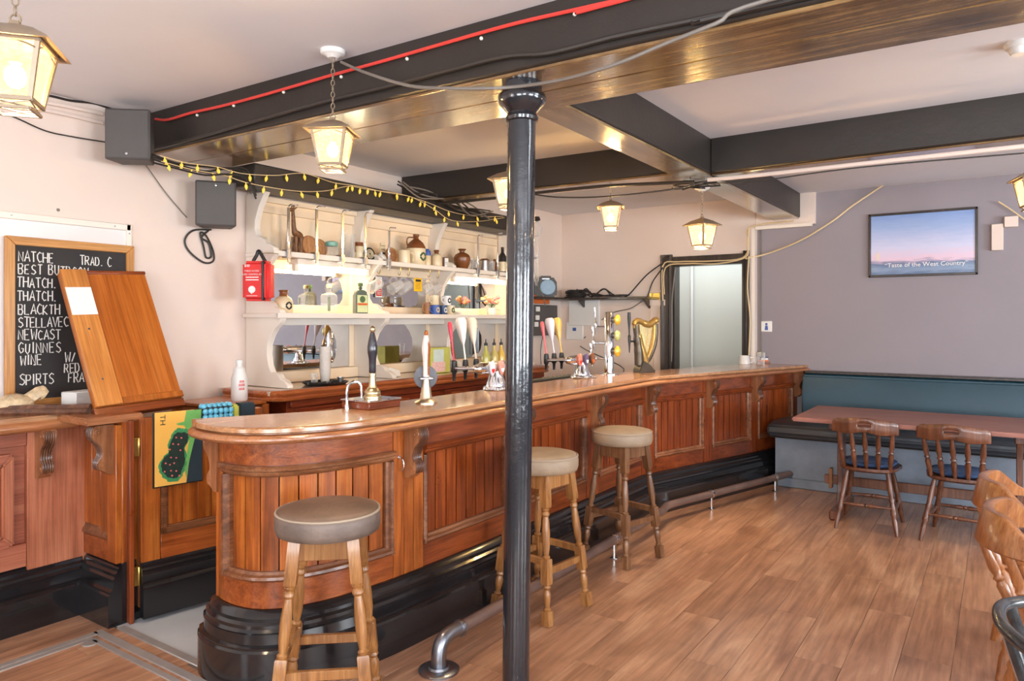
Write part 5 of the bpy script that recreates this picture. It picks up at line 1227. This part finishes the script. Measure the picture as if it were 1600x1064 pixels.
def mates_chair(lab, x, y, rot):
    """front faces local +y, back at -y"""
    t = thing('dining_chair', lab, 'chair', (x, y, 0), rot, 'dark chairs at the long table')
    seat_mb(.40, .40, .435).build('seat', m_chair, t, angle=50)
    seat_mb(.345, .33, .462, .03, -.008).build('seat_cushion', m_bluecloth, t, angle=60)
    for sx in (-1, 1):
        for sy in (-1, 1): cleg(MB(), (sx*.125, sy*.125, .405), (sx*.19, sy*.20-(.02 if sy < 0 else 0), 0), .0185).build('leg', m_chair, t, angle=50)
    for sx in (-1, 1): MB().along((sx*.166, -.175, .155), (sx*.166, .17, .155), [(.008, 0), (.012, .3), (.016, .5), (.012, .7), (.008, 1)], 10).build('stretcher', m_chair, t)
    for yy, zz in ((.175, .17), (-.185, .175)): MB().along((-.16, yy, zz), (.16, yy, zz), [(.008, 0), (.011, .3), (.016, .42), (.011, .46), (.016, .5), (.011, .54), (.016, .58), (.011, .7), (.008, 1)], 10).build('stretcher', m_chair, t)
    yb = lambda s: -.245-.05*(1-s*s)
    for k in range(5):
        s = -1+k*.5
        spindle(MB(), (s*.142, -.155-.022*(1-s*s), .425), (s*.168, yb(s*.88)+.002, .70), .0145).build('spindle', m_chair, t, angle=50)
    # crest rail with a hand slot
    nu, vs, fs = 20, [], []
    cols = [-1+2*i/nu for i in range(nu+1)]
    zt = lambda s: .782+.010*math.cos(s*PI*1.0)*(1 if abs(s) < .75 else .6)-(.02*max(0, abs(s)-.85)/.15)
    zb = lambda s: .690-.012*abs(s)+.012*math.cos(s*PI*2)*.5
    rows = [0, .42, .64, 1]
    slot = lambda i, j: j == 1 and abs((cols[i]+cols[i+1])/2) < .24
    for o in (0, 1):
        for s in cols:
            for r in rows: vs.append((s*.205, yb(s)-(.024 if o else 0), zb(s)+(zt(s)-zb(s))*r))
    q = len(cols)*4; g = lambda o, i, j: o*q+i*4+j
    for i in range(nu):
        for j in range(3):
            if slot(i, j): 
                continue
            for o in (0, 1): fs.append((g(o, i, j), g(o, i+1, j), g(o, i+1, j+1), g(o, i, j+1)))
        fs.append((g(0, i, 0), g(0, i+1, 0), g(1, i+1, 0), g(1, i, 0))); fs.append((g(0, i, 3), g(0, i+1, 3), g(1, i+1, 3), g(1, i, 3)))
        if slot(i, 1):
            for j in (1, 2): fs.append((g(0, i, j), g(0, i+1, j), g(1, i+1, j), g(1, i, j)))
            for e in (i, i+1):
                if (e == i and not slot(i-1, 1)) or (e == i+1 and not slot(i+1, 1)): fs.append((g(0, e, 1), g(0, e, 2), g(1, e, 2), g(1, e, 1)))
    for e in (0, nu):
        for j in range(3): fs.append((g(0, e, j), g(0, e, j+1), g(1, e, j+1), g(1, e, j)))
    MB().add(vs, fs).build('crest_rail', m_chair, t, bevel=.004, angle=50)
    return t
mates_chair('dark wooden chair with blue cushion at the bar end of the long table', -.77, 5.62, .02)
mates_chair('dark wooden chair with blue cushion tucked in nearer the tan bow chairs', -.225, 5.60, -.12)

def bow_chair(lab, x, y, rot):
    """smoker's bow: U shaped arm rail on turned spindles; front faces local +y"""
    t = thing('bow_chair', lab, 'chair', (x, y, 0), rot, 'tan bow back chairs')
    seat_mb(.46, .44, .44, .045, .016).build('seat', m_bow, t, angle=50)
    for sx in (-1, 1):
        for sy in (-1, 1): cleg(MB(), (sx*.14, sy*.13, .40), (sx*.215, sy*.205-(.015 if sy < 0 else 0), 0), .0215).build('leg', m_bow, t, angle=50)
    for sx in (-1, 1): MB().along((sx*.185, -.18, .16), (sx*.185, .175, .16), [(.009, 0), (.014, .3), (.02, .5), (.014, .7), (.009, 1)], 10).build('stretcher', m_bow, t)
    MB().along((-.185, 0, .16), (.185, 0, .16), [(.009, 0), (.014, .3), (.02, .5), (.014, .7), (.009, 1)], 10).build('stretcher', m_bow, t)
    arm = [(.275, .17), (.285, .08), (.28, -.02), (.255, -.13), (.19, -.225), (.10, -.275), (0, -.29), (-.10, -.275), (-.19, -.225), (-.255, -.13), (-.28, -.02), (-.285, .08), (-.275, .17)]
    path = catmull([(a, b, 0) for a, b in arm], 4); n = len(path); path2 = [Vector((p.x, p.y)) for p in path]; nn = pnormals(path2)
    vs, fs = [], []
    for i, (p, k) in enumerate(zip(path2, nn)):
        s = i/(n-1)*2-1; a = abs(s)
        rise = .5+.5*math.cos(min(max((a-.30)/.28, 0), 1)*PI)          # tall crest behind, low flat arms
        rise = min(rise*1.0, 1)
        zb_, zt_ = .662, .688+.095*rise
        w = .036*(1-rise)+.030*rise+(.012 if a > .9 else 0); lean = .028*rise
        for (o, z) in ((w*.5, zb_), (w*.5+lean, zt_-.006), (w*.3+lean, zt_), (-w*.2+lean*.8, zt_), (-w*.42+lean*.7, zt_-.006), (-w*.6, zb_+.004), (-w*.4, zb_-.002)):
            vs.append((p.x+k.x*o, p.y+k.y*o, z))
    c = 7
    for i in range(n-1):
        for j in range(c): fs.append((i*c+j, i*c+(j+1) % c, (i+1)*c+(j+1) % c, (i+1)*c+j))
    fs.append(tuple(range(c))); fs.append(tuple((n-1)*c+j for j in range(c)))
    MB().add(vs, fs).build('arm_bow', m_bow, t, angle=50)
    for s in (-.86, -.62, -.38, -.13, .13, .38, .62, .86):
        i = (s+1)/2*(n-1); p = path[int(i)].lerp(path[min(int(i)+1, n-1)], i-int(i))
        b = Vector((p.x*.70, p.y*.66 if p.y < 0 else p.y*.8, .425))
        spindle(MB(), b, (p.x, p.y, .665), .0155).build('spindle', m_bow, t, angle=50)
    return t
bow_chair('tan bow back chair standing behind its twin, nearer the bench', .20, 3.71, -PI/2+.05)
bow_chair('tan bow back chair in front, between its twin and the black tubular chair', .225, 3.12, -PI/2-.02)

mc = thing('tubular_chair', 'black tubular metal chair with a bent arm hoop, cut by the frame', 'chair', (.295, 1.985, -.018), -PI/2)
m_mtube = paint('worn_black_tube', sr(34, 36, 40), .22, vary=.4, vs=14, col2=sr(66, 66, 66), coat=.3)
hoop = [(.25, .22, .655), (.262, .10, .70), (.25, -.05, .745), (.20, -.20, .775), (.10, -.28, .79), (0, -.30, .795), (-.10, -.28, .79), (-.20, -.20, .775), (-.25, -.05, .745), (-.262, .10, .70), (-.25, .22, .655)]
MB().tube(catmull(hoop, 5), .0145, 14).build('arm_hoop', m_mtube, mc)
MB().lathe([(0, .43), (.20, .43), (.21, .44), (.205, .455), (.0, .46)], 32).build('seat', m_blackvinyl, mc)
for sx in (-1, 1):
    MB().tube(catmull([(sx*.25, .22, .655), (sx*.235, .24, .45), (sx*.225, .24, 0)], 5), .014, 10).build('leg', m_mtube, mc)
    MB().tube(catmull([(sx*.10, -.28, .79), (sx*.13, -.20, .45), (sx*.18, -.25, 0)], 5), .014, 10).build('leg', m_mtube, mc)
    MB().tube(catmull([(sx*.20, -.20, .775), (sx*.20, -.12, .6), (sx*.17, -.08, .45)], 4), .008, 8).build('back_strut', m_bluegrey, mc)
MB().tube(catmull([(.0, -.30, .795), (0, -.24, .6), (0, -.17, .45)], 4), .008, 8).build('back_strut', m_bluegrey, mc)

# ------------------------------------------------------------------ lanterns
def lantern(lab, top, chain, rot, power, scale=1.0, rose=True):
    """hangs from `top` (the roof's hook); chain = length up to the ceiling"""
    t = thing('hanging_lantern', lab, 'lantern', top, rot, 'hanging lanterns')
    k = scale; sq = lambda prof, a0=PI/4: MB().lathe([(r*1.414*k, z*k) for r, z in prof], 4, a0=a0)
    m = sq([(.010, -.012), (.012, -.022), (.055, -.042), (.098, -.072), (.102, -.078), (.094, -.078), (.052, -.05), (.008, -.03)]); 
    m.tube([(.012*k*math.cos(a*PI/6), 0, -.006*k+.012*k*math.sin(a*PI/6)) for a in range(12)], .003*k, 6, True)
    m.build('roof', m_lantern, t, angle=25)
    fr = MB()
    for sx in (-1, 1):
        for sy in (-1, 1): fr.along((sx*.073*k, sy*.073*k, -.066*k), (sx*.047*k, sy*.047*k, -.222*k), [(.0085*k, 0), (.0075*k, 1)], 4, PI/4)
    for r, z0, z1 in ((.076, -.070, -.082), (.050, -.216, -.226), (.045, -.240, -.247)):
        for q in range(4):
            R = Matrix.Rotation(q*PI/2, 3, 'Z')
            fr.obox(R @ Vector((r*k, 0, (z0+z1)/2*k)), R @ Vector((.007*k, 0, 0)), R @ Vector((0, 2*r*k, 0)), (0, 0, (z0-z1)*k))
    for q in range(4):
        R = Matrix.Rotation(q*PI/2, 3, 'Z')
        for s in (-1, 1): fr.tube([R @ Vector((.047*k, -s*.045*k, -.226*k)), R @ Vector((.046*k, s*.043*k, -.242*k))], .0022*k, 5)
        # scalloped top edge of each light
        fr.tube([R @ Vector(((.0735-.006*(1-(j/5-1)**2))*k*1.0, (j/5-1)*.066*k, (-.098+.018*(1-(j/5-1)**2))*k)) for j in range(11)], .0025*k, 5)
    fr.build('frame', m_lantern, t, angle=30)
    for q in range(4):
        R = Matrix.Rotation(q*PI/2, 3, 'Z')
        vs = [R @ Vector(v) for v in ((.071*k, -.067*k, -.08*k), (.071*k, .067*k, -.08*k), (.046*k, .043*k, -.218*k), (.046*k, -.043*k, -.218*k))]
        vs += [v*1.0-R @ Vector((.002*k, 0, 0)) for v in vs]
        MB().add(vs, [(0, 1, 2, 3), (7, 6, 5, 4), (0, 4, 5, 1), (1, 5, 6, 2), (2, 6, 7, 3), (3, 7, 4, 0)]).build('pane', m_pane, t)
    MB().sphere((0, 0, -.155*k), .026*k, 12, 8, (1, 1, 1.2)).build('bulb', m_bulb, t)
    MB().lathe([(0, -.03*k), (.016*k, -.03*k), (.016*k, -.12*k), (0, -.12*k)], 12).build('lamp_holder', m_white, t)
    if chain > .02:
        c = MB(); n = max(1, round(chain/(.026)))
        for i in range(n):
            z = .006+chain*i/n; l = chain/n*.68
            ax = (1, 0) if i % 2 else (0, 1)
            c.tube([(ax[0]*.008*math.cos(a*PI/5), ax[1]*.008*math.cos(a*PI/5), z+l*.5+l*.75*math.sin(a*PI/5)) for a in range(10)], .0022, 5, True)
        c.build('chain', m_lantern, t)
    if rose: MB().lathe([(0, chain), (.02, chain-.004), (.03, chain+.004), (.05, chain+.012), (.054, chain+.02), (.054, chain+.03), (0, chain+.03)], 24).build('ceiling_rose', m_whitep, t)
    pl = point('lantern_glow', (top[0], top[1], top[2]-.155*k), power, WARM, .03)
    return t
LP = 115
p = at(24, 26, D=1.85); lantern('lit lantern cut by the frame, hung nearest the camera over the side counter', tuple(p), CEIL-p.z-.03, YAW+.30, LP)
p = at(520, 180, D=3.14); lantern('lit lantern hung on a chain in front of the big dark beam', tuple(p), CEIL-p.z-.03, YAW-.05, LP)
p = at(954, 309, D=5.22); lantern('lit lantern hung close under the cross beam over the service area', tuple(p), .085, YAW-.15, 230, .96, False)
p = at(1097, 336, D=5.05); lantern('lit lantern on a chain below the crossing of the two far beams', tuple(p), SO-p.z-.045, YAW+.62, 230, .97, True)
p = at(795, 262, D=4.2); lantern('lantern mostly hidden behind the iron column', tuple(p), CEIL-p.z-.03, YAW-.3, 200)
p = at(1616, 258, D=3.9); lantern('lantern at the edge of view near the framed poster', tuple(p), SO-p.z-.03, YAW-.3, LP)
for x, y, lab in ((2.2, 1.2, 'added unseen lantern, nearest the side windows'), (-2.2, -.9, 'added unseen lantern, nearest the street windows'), (1.8, 4.6, 'added unseen lantern, over the far tables')):  # unseen lanterns added to even out the room's light
    lantern(lab, (x, y, 2.36), .24, .3, LP)

# ------------------------------------------------------------------ ceiling fittings, cables
p = at(1592, 78, z=CEIL-.03)
t = thing('smoke_detector', 'round white smoke detector on the ceiling', 'smoke detector', (p.x, p.y, CEIL))
turned('base', [(0, 0), (.055, 0), (.055, -.016), (.05, -.022), (.0, -.022)], m_whitep, t)
turned('sensor', [(0, -.022), (.038, -.022), (.036, -.04), (.028, -.05), (0, -.05)], m_whitep, t)
bf = lambda px, py, o=.015: at(px, py, y=2.215+(-2.6+4.1)/8.7*.21-o)
def beamface(px, py, o=.014):
    q = at(px, py, y=2.3)
    for _ in range(4): q = at(px, py, y=2.21+(q.x+4.1)/8.7*.21-o)
    return q
rc = [beamface(*p) for p in ((243, 186), (262, 187), (300, 176), (345, 166), (420, 146), (520, 117), (600, 95), (700, 66), (800, 38), (900, 15), (985, -4), (1080, -28))]
rc.append(Vector((4.5, 2.21+8.6/8.7*.21-.014, 2.585)))
t = thing('red_cable', 'bright red fire alarm cable clipped along the face of the big beam', 'cable', tuple(rc[5]))
MB().tube(catmull(rc, 4), .0075, 7).build('cable', m_cable_r, t, world=True)
for px, py in ((308, 178), (365, 163), (443, 142), (533, 118), (636, 90), (752, 58), (898, 20)):
    q = beamface(px, py+2, .006); MB().sphere(q, .008, 7, 5).build('clip', m_white, t, world=True)
def sof(px, py, d=.014): return at(px, py, z=SO-d)
cd = [beamface(*p, .02) for p in ((242, 232), (300, 217), (400, 188), (500, 160), (600, 136), (700, 110), (790, 88), (860, 82), (960, 57), (1060, 36), (1160, 15), (1300, -15))]
cd.append(Vector((4.5, 2.21+8.6/8.7*.21-.02, cd[-1].z)))
t = tag(MB().tube(catmull(cd, 4), .011, 8).build('conduit', m_black, None), 'dark painted conduit along the lower edge of the big beam', 'conduit')
# the long cable sagging from the ceiling rose across the column to the beam
c0 = at(533, 97, D=3.14); mid = [at(575, 115, D=3.0), at(640, 134, D=2.85), at(700, 138, D=2.75), at(760, 138, D=2.70), at(812, 135, D=2.68), at(880, 124, D=2.55), at(960, 101, D=2.4), at(1040, 68, D=2.3), at(1120, 36, D=2.2), at(1200, 0, D=2.15), Vector((.30, 2.30, 2.45)), Vector((.75, 2.315, 2.47))]
cable('sagging_cable', 'grey cable swagged from the lantern rose across the column top', [c0]+mid, .0065, m_cable_g)
# cables along the cross beams
z3 = SO-.028
def crossb(px, py): 
    return at(px, py, y=4.50)
cable('beam_conduit', 'brown pipe clipped under the cross beam above the service area', [at(640, 322, y=4.40), at(760, 311, y=4.45), at(833, 302, y=4.47), at(940, 291, y=4.49), at(1040, 286, y=4.5), at(1085, 284, y=4.52)], .011, m_black, 8)
cable('beam_cable', 'thin cable drooping between the column and the far beam crossing', [at(836, 304, y=4.42), at(870, 308, y=4.42), at(930, 308, y=4.42), at(1000, 302, y=4.44), at(1060, 294, y=4.46), at(1100, 284, y=4.5)], .005, m_cable_k)
cable('beam_pipe', 'pale pipe running under the right hand cross beam', [at(1106, 281, y=4.56), at(1200, 272, y=4.56), at(1400, 250, y=4.56), at(1640, 224, y=4.56)], .013, m_cream, 8, cat='pipe')
cable('beam_cable', 'thin black cable under the pale pipe of the cross beam', [at(1106, 287, y=4.55), at(1180, 283, y=4.55), at(1290, 268, y=4.55), at(1400, 256, y=4.55), at(1640, 236, y=4.55)], .004, m_cable_k)
tg = thing('cable_knot', 'tangle of cables where the far beams cross', 'cable', tuple(at(1085, 290, z=SO-.02)))
rr = random.Random(5); base = at(1085, 289, z=SO-.03)
for k in range(3):
    MB().tube(catmull([base+Vector((rr.uniform(-.16, .16), rr.uniform(-.1, .1), rr.uniform(-.02, .015))) for _ in range(6)], 4), .004, 5).build('strand', m_cable_k, tg, world=True)
# cables on the lights beam and door casing
rr = random.Random(9)
tg = thing('cable_bundle', 'bundle of grey and black cables over the fairy lit beam', 'cable', tuple(at(680, 305, x=-3.74)))
for k in range(6):
    pts = [at(625+i*28+rr.uniform(-5, 5), 292+i*9+rr.uniform(-9, 8), x=-3.735+.01*k) for i in range(6)]
    MB().tube(catmull(pts, 4), .006, 6).build('strand', m_cable_g if k % 2 else m_cable_k, tg, world=True)
tg = thing('cable_bundle', 'dark cables running from the beam loudspeaker to the fairy lit beam', 'cable', tuple(at(320, 262, x=-3.75)))
for k in range(4):
    pts = [at(px, py+k*4+rr.uniform(-3, 3), x=-3.78+.02*k) for px, py in ((238, 240), (275, 252), (320, 262), (355, 262), (385, 268), (400, 300))]
    MB().tube(catmull(pts, 4), .006, 6).build('strand', m_cable_k, tg, world=True)
Yd = YB-.04
dk = lambda pts, off=0: [at(px, py, y=Yd-off) for px, py in pts]
tg = thing('cable_bundle', 'pale cables draped over the black doorway casing', 'cable', tuple(at(1100, 408, y=Yd)))
for k, pts in enumerate((((1036, 470), (1036, 415), (1060, 409), (1110, 408), (1160, 403), (1170, 380), (1172, 355), (1240, 345)), ((1038, 460), (1040, 418), (1075, 412), (1120, 412), (1165, 402), (1168, 380), (1170, 356)), ((1170, 400), (1168, 450), (1172, 500), (1170, 555)), ((1055, 420), (1050, 470), (1050, 520), (1049, 565)))):
    MB().tube(catmull(dk(pts, .004*k), 5), .007, 6).build('strand', m_cable_y if k != 3 else m_cable_g, tg, world=True)
cable('swagged_cable', 'cream cable swagged from the doorway up across the grey wall', [at(1165, 404, y=Yd), at(1200, 396, y=YG-.03), at(1250, 376, y=YG-.06), at(1300, 346, y=YG-.06), at(1340, 316, y=YG-.05), at(1420, 268, y=YG-.04), at(1500, 255, y=YG-.04)], .008, m_cable_y)
cable('swagged_cable', 'cream cable drooping by the white trunking box on the grey wall', [at(1560, 315, y=YG-.03), at(1583, 330, y=YG-.03), at(1610, 350, y=YG-.03)], .006, m_cable_y)
for k, pts in enumerate((((1034, 412), (1010, 430), (985, 458), (976, 464)), ((1036, 418), (1020, 440), (1012, 463)))):
    cable('black_cable', ['black cable arching from the doorway casing down to the wall shelf', 'shorter black cable hanging from the doorway casing to the shelf end'][k], [at(px, py, y=YB-.07) for px, py in pts], .007, m_cable_k)

cable('white_cable', 'white cable running down the wall edge of the shelving', [W_(389, 300), W_(391, 380), W_(392, 470), W_(386, 560), W_(388, 600)], .004, m_whitep)
# fairy lights
def fairy(lab, pts, n, seed):
    r = random.Random(seed); t = thing('fairy_lights', lab, 'fairy lights', tuple(pts[len(pts)//2]), 0)
    line = catmull(pts, 8); MB().tube(line, .0025, 5).build('wire', m_cable_y, t, world=True)
    for i in range(n):
        p = line[min(int((i+.5)/n*(len(line)-1)), len(line)-1)]
        d = Vector((r.uniform(-.2, .2), r.uniform(-.35, .35), -1)).normalized()
        MB().along(p, p+d*.046, [(.003, 0), (.004, .25), (.009, .35), (.0095, .6), (.006, .85), (.001, 1)], 8).build('bulb', m_fairy, t, world=True)
FX = -3.735
A1 = [at(*p, x=FX) for p in ((250, 243), (290, 254), (340, 261), (378, 271), (430, 274), (475, 271), (520, 285), (560, 291), (600, 300), (640, 307), (672, 318), (705, 331), (745, 338), (786, 338))]
A2 = [at(*p, x=FX+.01) for p in ((252, 252), (300, 265), (350, 274), (384, 285), (430, 294), (470, 299), (510, 298), (545, 291), (575, 296), (620, 302), (650, 311), (680, 328), (705, 344), (745, 346), (788, 340))]
fairy('upper string of yellow fairy lights along the dark beam', A1, 22, 1)
fairy('lower string of yellow fairy lights along the dark beam', A2, 21, 2)
# white cable clutter under the main beam end
# ------------------------------------------------------------------ far cream wall: shelf and clutter
YS = YB-.22
sx0, sx1 = XL+.002, at(1010, 465, y=YS).x
sfh = thing('wall_shelf', 'long dark wooden shelf on the far cream wall', 'shelf', ((sx0+sx1)/2, YB-.1, 1.67))
MB().box(sx0, sx1, YS, YB, 1.665, 1.69).build('board', m_casing, sfh, world=True, bevel=.003)
MB().box(XL+.002, XL+.23, 5.9, YS-.002, 1.665, 1.69).build('side_board', m_casing, sfh, world=True, bevel=.003)
for x in (sx0+.3, sx1-.06): MB().prism([(YB, 1.665), (YS+.06, 1.665), (YB, 1.57)], lambda a, b, w: (w, a, b), x-.01, x+.01).build('bracket', m_casing, sfh, world=True)
MB().box(sx0, sx1+.12, YB-.022, YB, 1.60, 1.66).build('batten', m_cream, sfh, world=True)
tag(MB().box(-.06, .06, -.02, .0, -.055, .055).build('junction_box', m_brass, None, tuple(at(1024, 466, y=YB-.001)), bevel=.004), 'brass coloured junction plate beside the doorway casing', 'junction box')
p = at(854, 463, y=YB-.12)
t = thing('cable_reel', 'black cable reel with a pale blue face on the wall shelf', 'cable reel', (-3.985, 6.47, 1.69), .55)
MB().prism([(-.11, 0), (.11, 0), (.12, .05), (.115, .16), (.07, .225), (-.07, .225), (-.115, .16), (-.12, .05)], lambda a, b, w: (a, w, b), -.06, .05).build('housing', m_blackp, t, bevel=.02, segs=2)
MB().lathe([(0, 0), (.078, 0), (.082, .006), (.075, .012), (0, .014)], 24, (.02, -.06, .105), Matrix.Rotation(PI/2, 3, 'X')).build('face', paint('pale_blue_reel', sr(138, 168, 192), .4, vary=.15, vs=20), t)
MB().box(-.045, .045, -.068, -.055, .18, .205).build('handle', m_castiron, t, bevel=.008)
rr = random.Random(3)
t = thing('cable_pile', 'heap of coiled black cable lying on the wall shelf', 'cable pile', tuple(at(935, 463, y=YB-.12)))
bx0, bx1 = at(884, 463, y=YB-.12).x, at(975, 463, y=YB-.12).x
for k in range(7):
    cx = bx0+.12+rr.uniform(-.02, .02); z = 1.70+.012*k
    MB().tube([(cx+.11*math.cos(a*PI/8)*(1-.03*k), YB-.115+.08*math.sin(a*PI/8), z+rr.uniform(-.003, .003)) for a in range(16)], .008, 6, True).build('coil', m_cable_k, t, world=True)
for k in range(5):
    pts = [Vector((bx0+.15+(bx1-bx0)*.78*i/5+rr.uniform(-.05, .05), YB-.12+rr.uniform(-.06, .06), 1.705+max(0, rr.uniform(-.02, .10))*(1 if i < 4 else .1))) for i in range(6)]
    MB().tube(catmull(pts, 5), .008, 6).build('loose_loop', m_cable_k, t, world=True)
# boxes on the walls of that corner
q = at(840, 502, x=XL+.06)
t = thing('fuse_board', 'dark grey fuse board on the cream wall just past the column', 'fuse board', (XL+.03, q.y+.12, 1.45))
MB().box(-.028, .05, -.26, .26, -.165, .16).build('cabinet', m_speaker, t, bevel=.006)
for k, (a, b) in enumerate(((-.17, .09), (-.18, .0), (-.2, -.07))): MB().box(.05, .062, a-.02, a+.05, b, b+.05).build('switch', m_whitep, t, bevel=.003)
tag(MB().box(-.0, .05, -.2, .2, -.04, .045).build('orange_box', m_orange, None, (XL+.001, q.y+.06, 1.665), bevel=.004), 'orange box above the dark fuse board', 'box')
cable('thin_wire', 'thin wires hanging down below the fuse board', [at(853, 500, x=XL+.03), at(845, 545, x=XL+.03), at(846, 575, x=XL+.05)], .004, m_cable_k)
cable('thin_wire', 'grey lead dropping from the wall beside the cable reel', [at(832, 405, x=XL+.05), at(838, 440, x=XL+.08), at(848, 462, x=XL+.2), at(852, 478, x=XL+.2)], .006, m_cable_g)
p = at(838, 375, D=6.6)
t = thing('wall_optic', 'upturned glass measure with black cap beside the column', 'optic', (p.x, p.y, 2.12))
turned('cap', [(0, .28), (.03, .28), (.036, .26), (.04, .25), (.02, .24), (0, .24)], m_blackp, t)
turned('bulb', [(0, .24), (.03, .23), (.055, .18), (.05, .14), (.03, .11), (.022, .10)], m_glass, t)
turned('tube', [(.022, .10), (.024, .08), (.024, -.30), (.01, -.33), (.006, -.36), (0, -.36)], m_glass, t)
MB().along((0, 0, -.1), (-.45, .05, -.1), [(.008, 0), (.008, 1)], 8).build('bracket', m_steel, t)
tag(MB().box(-.19, .19, -.03, 0, -.16, .17).build('white_cabinet', m_whitep, None, tuple(at(914, 486, y=YB-.001)), bevel=.005), 'large white electrical cabinet under the wall shelf', 'cabinet')
t = thing('access_plate', 'square white panel with a small blue label below the cabinet', 'panel', tuple(at(899, 517, y=YB-.001)))
MB().box(-.105, .105, -.022, 0, -.095, .095).build('plate', m_whitep, t, bevel=.004)
MB().box(-.022, .022, -.0235, -.02, .0, .035).build('label', m_blue, t)
cable('thin_wire', 'grey wire slanting down from the shelf end behind the tower', [at(1004, 470, y=YB-.03), at(985, 482, y=YB-.02), at(960, 488, y=YB-.02), at(940, 500, y=YB-.02)], .005, m_cable_g)
cable('thin_wire', 'dark wire dropping from the white panel to the ribbed black tray', [at(915, 526, y=YB-.012), at(908, 542, y=YB-.012), Vector((-3.0, 6.3, .98)), Vector((-2.85, 5.4, .93)), Vector((-2.80, 5.10, 1.0))], .005, m_cable_k)
for k, px in enumerate((1015, 1028)): cable('thin_wire', ['pale wire hanging beside the doorway, farther from the casing', 'pale wire hanging beside the doorway, close to the casing'][k], [at(px+6, 440, y=YB-.02), at(px, 500, y=YB-.02), at(px-8, 575, y=YB-.02)], .004, m_cable_y)
# ------------------------------------------------------------------ grey wall: poster, trunking, switch
pl_, pr_ = at(1358, 434, y=YG), at(1528, 431, y=YG)
pw_ = pr_.x-pl_.x; pz0 = pl_.z
t = thing('framed_poster', 'framed landscape poster on the grey wall with a white slogan', 'poster', ((pl_.x+pr_.x)/2, YG-.001, pz0))
ph = .56
def posterm():
    m, nt, b = mat_new('poster_print'); tc = N(nt, 'ShaderNodeTexCoord'); sp = N(nt, 'ShaderNodeSeparateXYZ'); nt.links.new(tc.outputs['Object'], sp.inputs[0])
    ns = noise(nt, coords(nt, (2, 1, 14), False), 3, 4); mr = N(nt, 'ShaderNodeMapRange'); mr.inputs[2].default_value = ph; nt.links.new(sp.outputs[2], mr.inputs[0])
    ad = N(nt, 'ShaderNodeMath', operation='MULTIPLY_ADD'); ad.inputs[1].default_value = .22; nt.links.new(ns.outputs[0], ad.inputs[0])
    sb = N(nt, 'ShaderNodeMath', operation='SUBTRACT'); sb.inputs[1].default_value = .11; nt.links.new(mr.outputs[0], sb.inputs[0]); nt.links.new(sb.outputs[0], ad.inputs[2])
    r = ramp(nt, ad.outputs[0], [(.0, sr(70, 92, 128)), (.12, sr(132, 152, 180)), (.2, sr(96, 116, 150)), (.27, sr(226, 196, 214)), (.45, sr(206, 206, 232)), (.75, sr(160, 180, 220)), (1, sr(128, 156, 208))])
    nt.links.new(r.outputs[0], b.inputs['Base Color']); b.inputs['Roughness'].default_value = .2; return m
MB().box(-pw_/2+.012, pw_/2-.012, -.018, -.004, .012, ph-.012).build('print', posterm(), t)
for a, b, c, d in ((-pw_/2, pw_/2, 0, .02), (-pw_/2, pw_/2, ph-.02, ph), (-pw_/2, -pw_/2+.018, 0, ph), (pw_/2-.018, pw_/2, 0, ph)):
    MB().box(a, b, -.028, 0, c, d).build('frame_side', m_casing, t, bevel=.003)
text_mb('“Taste of the West Country”', .052, lambda u, v, w: (u+.03, -.0185, v+.085)).build('lettering', m_paper, t)
MB().box(-pw_/2+.055, -pw_/2+.085, -.020, -.018, .15, .215).build('painted_tower', m_cream, t)
tk = thing('cable_trunking', 'cream plastic trunking boxes in an L shape beside the poster', 'trunking', tuple(at(1565, 365, y=YG)))
a, b = at(1549, 392, y=YG), at(1568, 350, y=YG); MB().box(a.x, b.x, YG-.04, YG, a.z, b.z).build('upright_box', m_cream, tk, world=True, bevel=.004)
a, b = at(1569, 356, y=YG), at(1591, 338, y=YG); MB().box(a.x, b.x, YG-.05, YG, a.z, b.z).build('cross_box', m_cream, tk, world=True, bevel=.004)
t = thing('light_switch', 'white light switch with a printed figure on the grey wall', 'light switch', tuple(at(1198, 510, y=YG)))
MB().box(-.052, .052, -.012, 0, -.052, .052).build('plate', m_whitep, t, bevel=.006)
MB().lathe([(0, 0), (.012, 0), (.012, .001), (0, .001)], 10, (-.0, -.012, .022), Matrix.Rotation(PI/2, 3, 'X')).prism([(-.016, -.035), (.016, -.035), (.011, .008), (-.011, .008)], lambda p, q, w: (p, w, q), -.013, -.011).build('figure', m_blue, t)
MB().box(.02, .03, -.02, -.012, -.012, .012).build('rocker', m_whitep, t, bevel=.002)
